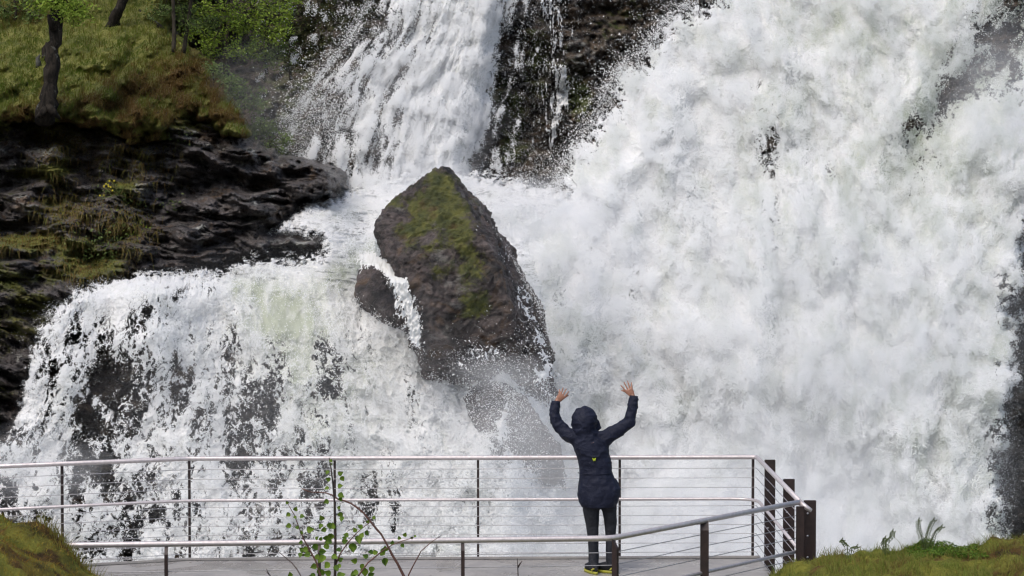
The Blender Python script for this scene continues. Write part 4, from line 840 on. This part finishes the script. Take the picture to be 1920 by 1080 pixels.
# ================================================================== SAPLING AND TWIGS IN FRONT
Y0 = 14.0
sap = empty('sapling', PV(628, 1180, Y0), 'young sapling with heart shaped green leaves in front of the railing', 'sapling')
leafpos = []
def stem(pts, r0, r1, parent, mat, name, Yd=0):
    q = [PV(a, b_, Y0 + Yd) for a, b_ in pts]; n = len(q); MB_ = MB(); MB_.tube(q, [r0 + (r1 - r0) * i / (n - 1) for i in range(n)], 7); return MB_.build(name, mat, parent)
DST = m_plain('dark_stem', (.035, .022, .018), .6, 0, .4); RST = m_plain('red_stem', (.13, .06, .045), .55, 0, .4)
S1 = [(628, 1180), (628, 1080), (629, 1040), (629, 990), (627, 940), (624, 905), (621, 880), (617, 858)]
S2 = [(620, 1130), (603, 1085), (592, 1052), (580, 1030), (568, 1008), (559, 985), (552, 966), (540, 945)]
S3 = [(640, 1120), (668, 1085), (690, 1055), (706, 1042), (718, 1032), (735, 1022), (755, 1014), (776, 1008)]
S4 = [(628, 1062), (638, 1038), (652, 1018), (668, 1000), (682, 988), (696, 978)]
stem(S1, .010, .003, sap, DST, 'stem'); stem(S2, .007, .002, sap, RST, 'stem'); stem(S3, .006, .002, sap, RST, 'stem', -.05); stem(S4, .005, .002, sap, RST, 'stem')
b = MB()
def leaf(b, c, d, s, nrm):
    d = d.normalized(); sd_ = d.cross(nrm).normalized(); nn_ = sd_.cross(d)
    prof = [(0, .0), (.12, .30), (.3, .42), (.5, .38), (.72, .22), (.9, .07), (1, 0)]
    mid = [b.bm.verts.new(c + d * t * s - nn_ * .10 * s * math.sin(t * 3)) for t, w in prof]
    for sg in (1, -1):
        ed = [b.bm.verts.new(c + d * (t - .02) * s + sd_ * sg * w * s + nn_ * .12 * s * (w / .42)) if w else mid[i] for i, (t, w) in enumerate(prof)]
        for i in range(len(prof) - 1):
            vs = [mid[i], mid[i + 1], ed[i + 1], ed[i]]; vs = list(dict.fromkeys(vs))
            if len(vs) >= 3: b.bm.faces.new(vs)
lv = [(618, 862, -40, 8), (622, 872, 130, 7), (616, 882, -120, 10), (634, 890, 30, 12), (639, 893, -60, 12), (620, 900, 160, 11), (617, 914, 200, 10), (633, 912, 10, 12), (634, 926, -30, 14), (637, 932, -70, 10), (616, 938, 210, 12),
      (636, 960, -60, 13), (642, 968, -100, 12), (634, 955, 60, 9), (606, 975, 120, 13), (604, 982, 240, 12), (616, 980, -70, 14), (612, 992, 200, 12), (622, 1000, 250, 16), (626, 992, 100, 14), (622, 1012, 200, 16), (615, 1008, 180, 12),
      (632, 1028, -40, 11), (641, 1016, 10, 13), (650, 1010, 160, 10), (668, 998, 120, 11), (672, 1004, -80, 18), (662, 1018, -90, 20), (680, 990, 150, 12), (684, 996, -50, 12), (688, 981, 60, 9), (700, 974, 70, 9), (676, 1008, 60, 12), (654, 1004, 170, 12),
      (540, 945, 120, 8), (544, 962, 220, 11), (553, 958, 70, 11), (551, 968, -40, 8), (562, 968, 0, 11), (546, 984, 200, 12), (556, 986, -60, 9), (566, 1002, 90, 9), (575, 994, 10, 16), (568, 1016, 200, 10), (578, 1030, 180, 14), (570, 1034, 140, 12), (564, 1036, 260, 11),
      (588, 1020, -60, 15), (592, 1012, 50, 10), (600, 1014, 70, 9), (598, 1034, 0, 15), (590, 1042, -30, 14), (582, 1038, 200, 14), (606, 1040, 260, 16), (612, 1030, 80, 15), (603, 1046, 240, 12), (622, 1042, -20, 14), (618, 1055, 230, 16), (628, 1060, -60, 14), (634, 1052, 30, 12), (594, 1060, 200, 14),
      (604, 1068, -80, 14), (600, 1075, 100, 14), (620, 1078, 150, 16), (632, 1082, 20, 18), (640, 1060, 200, 11), (608, 1082, 240, 14), (588, 1074, 260, 12), (670, 1052, 170, 14), (676, 1058, -60, 13), (690, 1046, 150, 13), (684, 1064, -90, 20), (698, 1062, -100, 14), (706, 1040, 120, 12), (712, 1036, -20, 12),
      (720, 1046, -80, 17), (722, 1034, 90, 14), (700, 1036, 170, 12), (716, 1028, -60, 13), (735, 1022, 80, 10), (750, 1012, 110, 9), (757, 1006, 60, 10), (752, 1020, -50, 10), (770, 1010, 40, 7), (776, 1006, 10, 6), (672, 1072, 200, 14), (664, 1082, 100, 14), (690, 1080, 20, 14), (545, 1082, 100, 12), (578, 1086, 60, 12)]
for i, (lu, lvv, an, s) in enumerate(lv):
    a = math.radians(an); d = Vector((math.cos(a), random.uniform(-.5, .3), math.sin(a) * 1)); c0 = PV(lu, lvv, Y0 + random.uniform(-.05, .05))
    leaf(b, c0, d, s * Y0 / F * 1.0, Vector((random.uniform(-.5, .5), -1, random.uniform(-.2, .9))).normalized())
me = b.mesh('leaves'); k = len(me.vertices); tn = np.repeat(rng.random(k // 7 + 7), 7)[:k]
me.attributes.new('tone', 'FLOAT', 'POINT').data.foreach_set('value', tn.astype(np.float32)); me.attributes.new('dry', 'FLOAT', 'POINT').data.foreach_set('value', (tn * .4).astype(np.float32)); link('leaves', me, LEAFS, sap)
def twig(name, paths, lab, Yd=0, r0=.006, mat=None):
    b = MB()
    for pts in paths:
        q = [PV(a, c_, Y0 + Yd) for a, c_ in pts]; n_ = len(q); b.tube(q, [(r0 * (1 - .65 * i / (n_ - 1))) * random.uniform(.9, 1.2) for i in range(n_)], 7)
    tag(b.build('twig', mat or RST), lab, 'twig')
twig('t', [[(790, 1150), (757, 1080), (745, 1056), (735, 1040), (725, 1020), (715, 1002), (706, 992), (698, 982), (690, 972), (682, 962), (670, 952), (658, 944), (646, 939), (634, 936), (622, 928), (610, 924), (597, 923), (585, 923), (577, 921), (566, 916)]], 'long arching reddish twig bending over to the left', .1, .008)
twig('t', [[(760, 1120), (766, 1078), (775, 1060), (785, 1042), (789, 1034), (800, 1024), (812, 1014), (826, 1005)]], 'bare reddish twig pointing up to the right', .1, .005)
twig('t', [[(575, 1130), (563, 1078), (556, 1066), (548, 1056), (536, 1046), (524, 1036), (511, 1027)]], 'thin grey twig leaning to the left of the sapling', -.1, .005, m_plain('grey_stem', (.14, .11, .10), .6))
twig('t', [[(530, 1130), (512, 1084), (504, 1077), (498, 1071)], [(505, 1078), (499, 1066)]], 'short dark twig tip left of the leaning grey twig', -.1, .004, DST)
twig('t', [[(973, 1180), (972, 1100), (971, 1070), (970, 1047)], [(971, 1064), (975, 1057), (979, 1052)]], 'forked dark twig standing alone before the platform', .1, .006, DST)
# ================================================================== PERSON
PY = 24.0
def W(u_, v_, dy=0.): return PV(u_, v_, PY + dy)
base = W(1128, 1077); base.z = 0
person = empty('person', base, 'person in dark hooded jacket raising both arms towards the falls', 'person')
SKIN = m_plain('skin', (.32, .155, .10), .5, 0, .25, 30); NAVY = m_cloth('navy_shell', (.006, .008, .020), (.012, .015, .032), 7, .8, .66); BLK = m_cloth('black_trousers', (.012, .013, .017), (.022, .024, .03), 9, .6, .7)
s_ = PY / F
b = MB()   # the body: one surface, head to feet
b.tube([W(1128, 945, .0), W(1126, 920, 0), W(1118, 880, 0), W(1112, 850, 0), W(1108, 830, 0), W(1104, 818, .01), W(1101, 808, .02), W(1098, 798, .02)], [.13, .14, .11, .12, .13, .08, .055, .05], 16)
b.ball(W(1097, 791, .03), .098, (.86, 1.02, 1.18), 24)
b.ball(W(1099, 794, .135), .016, (1, 1.2, 1.3), 8)      # nose
for e in (-1, 1): b.ball(W(1097, 790, .11) + Vector((e * .035, 0, .01)), .014, (1.2, .6, .7), 8); b.ball(W(1097, 791, .02) + Vector((e * .085, 0, -.01)), .022, (.4, .8, 1.2), 8)
b.ball(W(1097, 799, .115), .02, (1.3, .5, .4), 8)
AL = [(1106, 826, 0), (1084, 824, 0), (1062, 812, .03), (1045, 795, .05), (1040, 775, .06), (1042, 756, .08), (1045, 751, .08)]; AR = [(1112, 826, 0), (1134, 822, 0), (1155, 809, .03), (1178, 794, .05), (1185, 772, .06), (1188, 746, .08), (1185, 741, .08)]
for A in (AL, AR): b.tube([W(*p) for p in A], [.06, .058, .048, .04, .036, .027, .026], 12)
# hands: palm, four fingers with a bend each, thumb from the side of the palm
def hand(wr, kn, tips, th, dy):
    wv = W(*wr, dy); kc = W(*kn, dy); ax = (kc - wv).normalized()
    sdv = Vector((ax.z, 0, -ax.x)); sgn = 1 if (W(*th[1], dy) - kc).dot(sdv) > 0 else -1; sdv *= sgn
    R = [b.ring(wv - ax * .01, ax, .026, .020, 12, Vector((0, 1, 0))), b.ring(wv + ax * .02, ax, .033, .017, 12, Vector((0, 1, 0))), b.ring(wv.lerp(kc, .6), ax, .040, .016, 12, Vector((0, 1, 0))), b.ring(kc, ax, .040, .013, 12, Vector((0, 1, 0))), b.ring(kc + ax * .008, ax, .034, .009, 12, Vector((0, 1, 0)))]
    b.skin(R)
    for i, tp in enumerate(tips):
        r0 = kc - ax * .012 + sdv * (-.030 + .020 * i); tv = W(*tp, dy + .03); m1 = r0.lerp(tv, .42) + Vector((0, -.008, 0)); m2 = r0.lerp(tv, .75) + Vector((0, -.006, 0))
        b.tube([r0, m1, m2, tv], [.0092, .0088, .0080, .0064], 8)
    r0 = wv.lerp(kc, .35) + sdv * .022; m1 = W(*th[0], dy + .01); tv = W(*th[1], dy + .025); b.tube([r0, m1, tv], [.012, .0105, .0075], 8)
hand((1045, 752), (1053.5, 741.5), [(1049.5, 729.5), (1056, 726.5), (1062, 728.5), (1067, 733.5)], [(1060.5, 744), (1066, 741)], .08)
hand((1186, 743), (1179.5, 731), [(1183.5, 716.5), (1176.5, 713.5), (1169.5, 716), (1163.5, 722)], [(1171, 733.5), (1164.5, 732)], .08)
LEG = [[(1113, 940, 0), (1108, 955, 0), (1111, 985, .01), (1112, 1010, .0), (1113, 1040, -.02), (1113, 1068, -.06)], [(1138, 940, 0), (1143, 955, 0), (1145, 985, .01), (1145, 1010, 0), (1146, 1040, -.02), (1146, 1062, -.03)]]
for A in LEG: b.tube([W(*p) for p in A], [.07, .062, .055, .045, .044, .036], 14)
for A, d in ((LEG[0], Vector((-.35, 1, 0))), (LEG[1], Vector((-.8, .6, 0)))):
    a = W(*A[-1]); a.z = .05; d.normalize(); b.tube([a - d * .04, a + d * .08, a + d * .17], [.034, .036, .022], 10)
me = remesh(b.mesh('body'), .0052, smooth=2, fac=.4); body = link('body', me, SKIN, person)
# jacket: torso, flared hem, sleeves and hood in one shell
b = MB()
rows = [(810, 1088, 1124, .075, .02), (818, 1079, 1133, .10, .01), (828, 1073, 1140, .125, 0), (842, 1077, 1141, .135, 0), (862, 1084, 1144.5, .125, 0), (880, 1087, 1147, .125, 0), (898, 1086, 1152, .135, -.01), (915, 1084, 1163, .15, -.01), (928, 1083.5, 1163, .155, -.01), (941, 1086, 1159, .152, -.01), (950, 1091, 1154, .14, -.01)]
R = []
for (vv_, a, c_, dp, dy) in rows:
    R.append(b.ring(W((a + c_) / 2, vv_, dy), Vector((0, 0, -1)), dp, (c_ - a) / 2 * s_, 28, Vector((1, 0, 0)), 2.3))
b.skin(R)
b.tube([W(1152, 898, 0), W(1159, 917, -.02), W(1152, 935, -.01)], [.02, .032, .02], 8)     # pocket flap bulge
for A, rd in ((AL, [.085, .078, .067, .060, .052, .044]), (AR, [.085, .08, .068, .062, .054, .047])):
    q = [W(*p) for p in A[:6]]; b.tube(q, rd, 16)
    for k in range(3):  # rucked folds
        for j in range(1, 5):
            c0 = q[j].lerp(q[j + 1], .3 * k) if j < 5 else q[j]; b.ball(c0 + Vector((random.uniform(-.01, .01), -.008, random.uniform(-.01, .01))), rd[j] * random.uniform(.84, .93), (1.0, 1, .9), 10)
b.ball(W(1095.5, 789.5, .01), .134, (.98, 1.08, 1.1), 28); b.tube([W(1095, 800, -.01), W(1098, 812, 0), W(1103, 826, 0)], [.118, .112, .125], 20)
b.tube([W(1112, 784, .08), W(1119, 793, .1), W(1122, 800, .09), W(1113, 808, .06)], [.03, .034, .026, .03], 10)
b.tube([W(1092, 764, .0), W(1096, 762.5, .01), W(1100, 765, .02)], [.014, .016, .012], 8)
me = remesh(b.mesh('jacket'), .0085, smooth=3, fac=.5); p, nn = coords(me)
fold = .006 * fbm3(p * np.array([9, 9, 14]), 3, 901) + .010 * np.clip(1 - np.abs(fbm3(p * np.array([5, 5, 9]), 2, 905)) * 3, 0, 1) * sm(.9, 1.35, p[:, 2]) + .004 * np.clip(1 - np.abs(fbm3(p * np.array([7, 7, 4]), 2, 907)) * 4, 0, 1)
me.vertices.foreach_set('co', (p + nn * fold[:, None]).astype(np.float32).ravel()); me.update()
link('jacket', me, NAVY, person)
for A in (AL, AR):
    q = W(*A[5]); d = (q - W(*A[4])).normalized(); b = MB(); b.tube([q - d * .03, q + d * .022], [.047, .044], 16); cuff = b.build('cuff', NAVY, person)
# hem drawcord line and seams
b = MB(); pts = []
for k in range(25):
    a = math.pi * k / 24; pts.append(W(1116, 886, 0) + Vector((math.cos(a) * .178, -.131 * math.sin(a) ** .6 - .004, .004 * math.sin(3 * a))))
b.tube(pts, .0045, 6); b.build('waist_seam', NAVY, person)
# small yellow mark on the back
LOGO = m_plain('lime_print', (.55, .68, .04), .6, 0, .1); c0 = W(1114, 862, -.155)
b = MB()
for sg in (-1, 1):
    for tri_ in (((0, .004), (.018, .018), (.014, 0)), ((0, .0), (.013, -.004), (.009, -.016))):
        f0 = [b.bm.verts.new(c0 + Vector((sg * x, 0, z))) for x, z in tri_]; f1 = [b.bm.verts.new(c0 + Vector((sg * x, .05, z))) for x, z in tri_]
        b.bm.faces.new(f0); b.bm.faces.new(f1[::-1])
        for i in range(3): b.bm.faces.new((f0[i], f1[i], f1[(i + 1) % 3], f0[(i + 1) % 3]))
b.build('logo', LOGO, person, False)
b = MB()
for A, rd in ((LEG[0], [.105, .088, .068, .056, .054, .051]), (LEG[1], [.10, .080, .062, .054, .053, .051])): b.tube([W(*p) for p in A], rd, 18)
b.tube([W(1108, 932, 0), W(1143, 932, 0)], [.11, .11], 16)
me = remesh(b.mesh('trousers'), .009, smooth=3); p, nn = coords(me); me.vertices.foreach_set('co', (p + nn * (.006 * fbm3(p * np.array([12, 12, 7]), 3, 911))[:, None]).astype(np.float32).ravel()); me.update(); link('trousers', me, BLK, person)
YEL = m_plain('yellow_sole', (.32, .31, .03), .5, 0, .15)
for A, d in ((LEG[0], Vector((-.35, 1, 0))), (LEG[1], Vector((-.8, .6, 0)))):
    a = W(*A[-1]); a.z = 0; d.normalize(); sd_ = Vector((d.y, -d.x, 0))
    def foot(z0, z1, gr, name, mat, parent):
        b = MB(); R = []
        for z, g_ in ((z0, gr), ((z0 + z1) / 2, gr), (z1, gr * (.55 if z1 > .06 else 1))):
            ring = []
            for k in range(20):
                t_ = 2 * math.pi * k / 20; lx = math.cos(t_); L_ = .15 * lx + .06; w_ = (.043 + .010 * lx) * math.sin(t_)
                if z1 > .06 and z == z1: L_ = .06 * lx
                ring.append(b.bm.verts.new(a + d * L_ * (1 + g_ / .15) + sd_ * w_ * (1 + g_ / .05) + Vector((0, 0, z))))
            R.append(ring)
        b.skin(R); return b.build(name, mat, parent)
    sh = foot(.028, .12, .0, 'shoe', BLK, person); foot(.001, .030, .008, 'sole', YEL, sh)
    b = MB(); b.tube([a + Vector((-.0, -.054, .045)) - sd_ * .03, a + Vector((0, -.066, .06)), a + Vector((0, -.054, .045)) + sd_ * .03], .008, 8); b.build('heel_trim', YEL, sh)
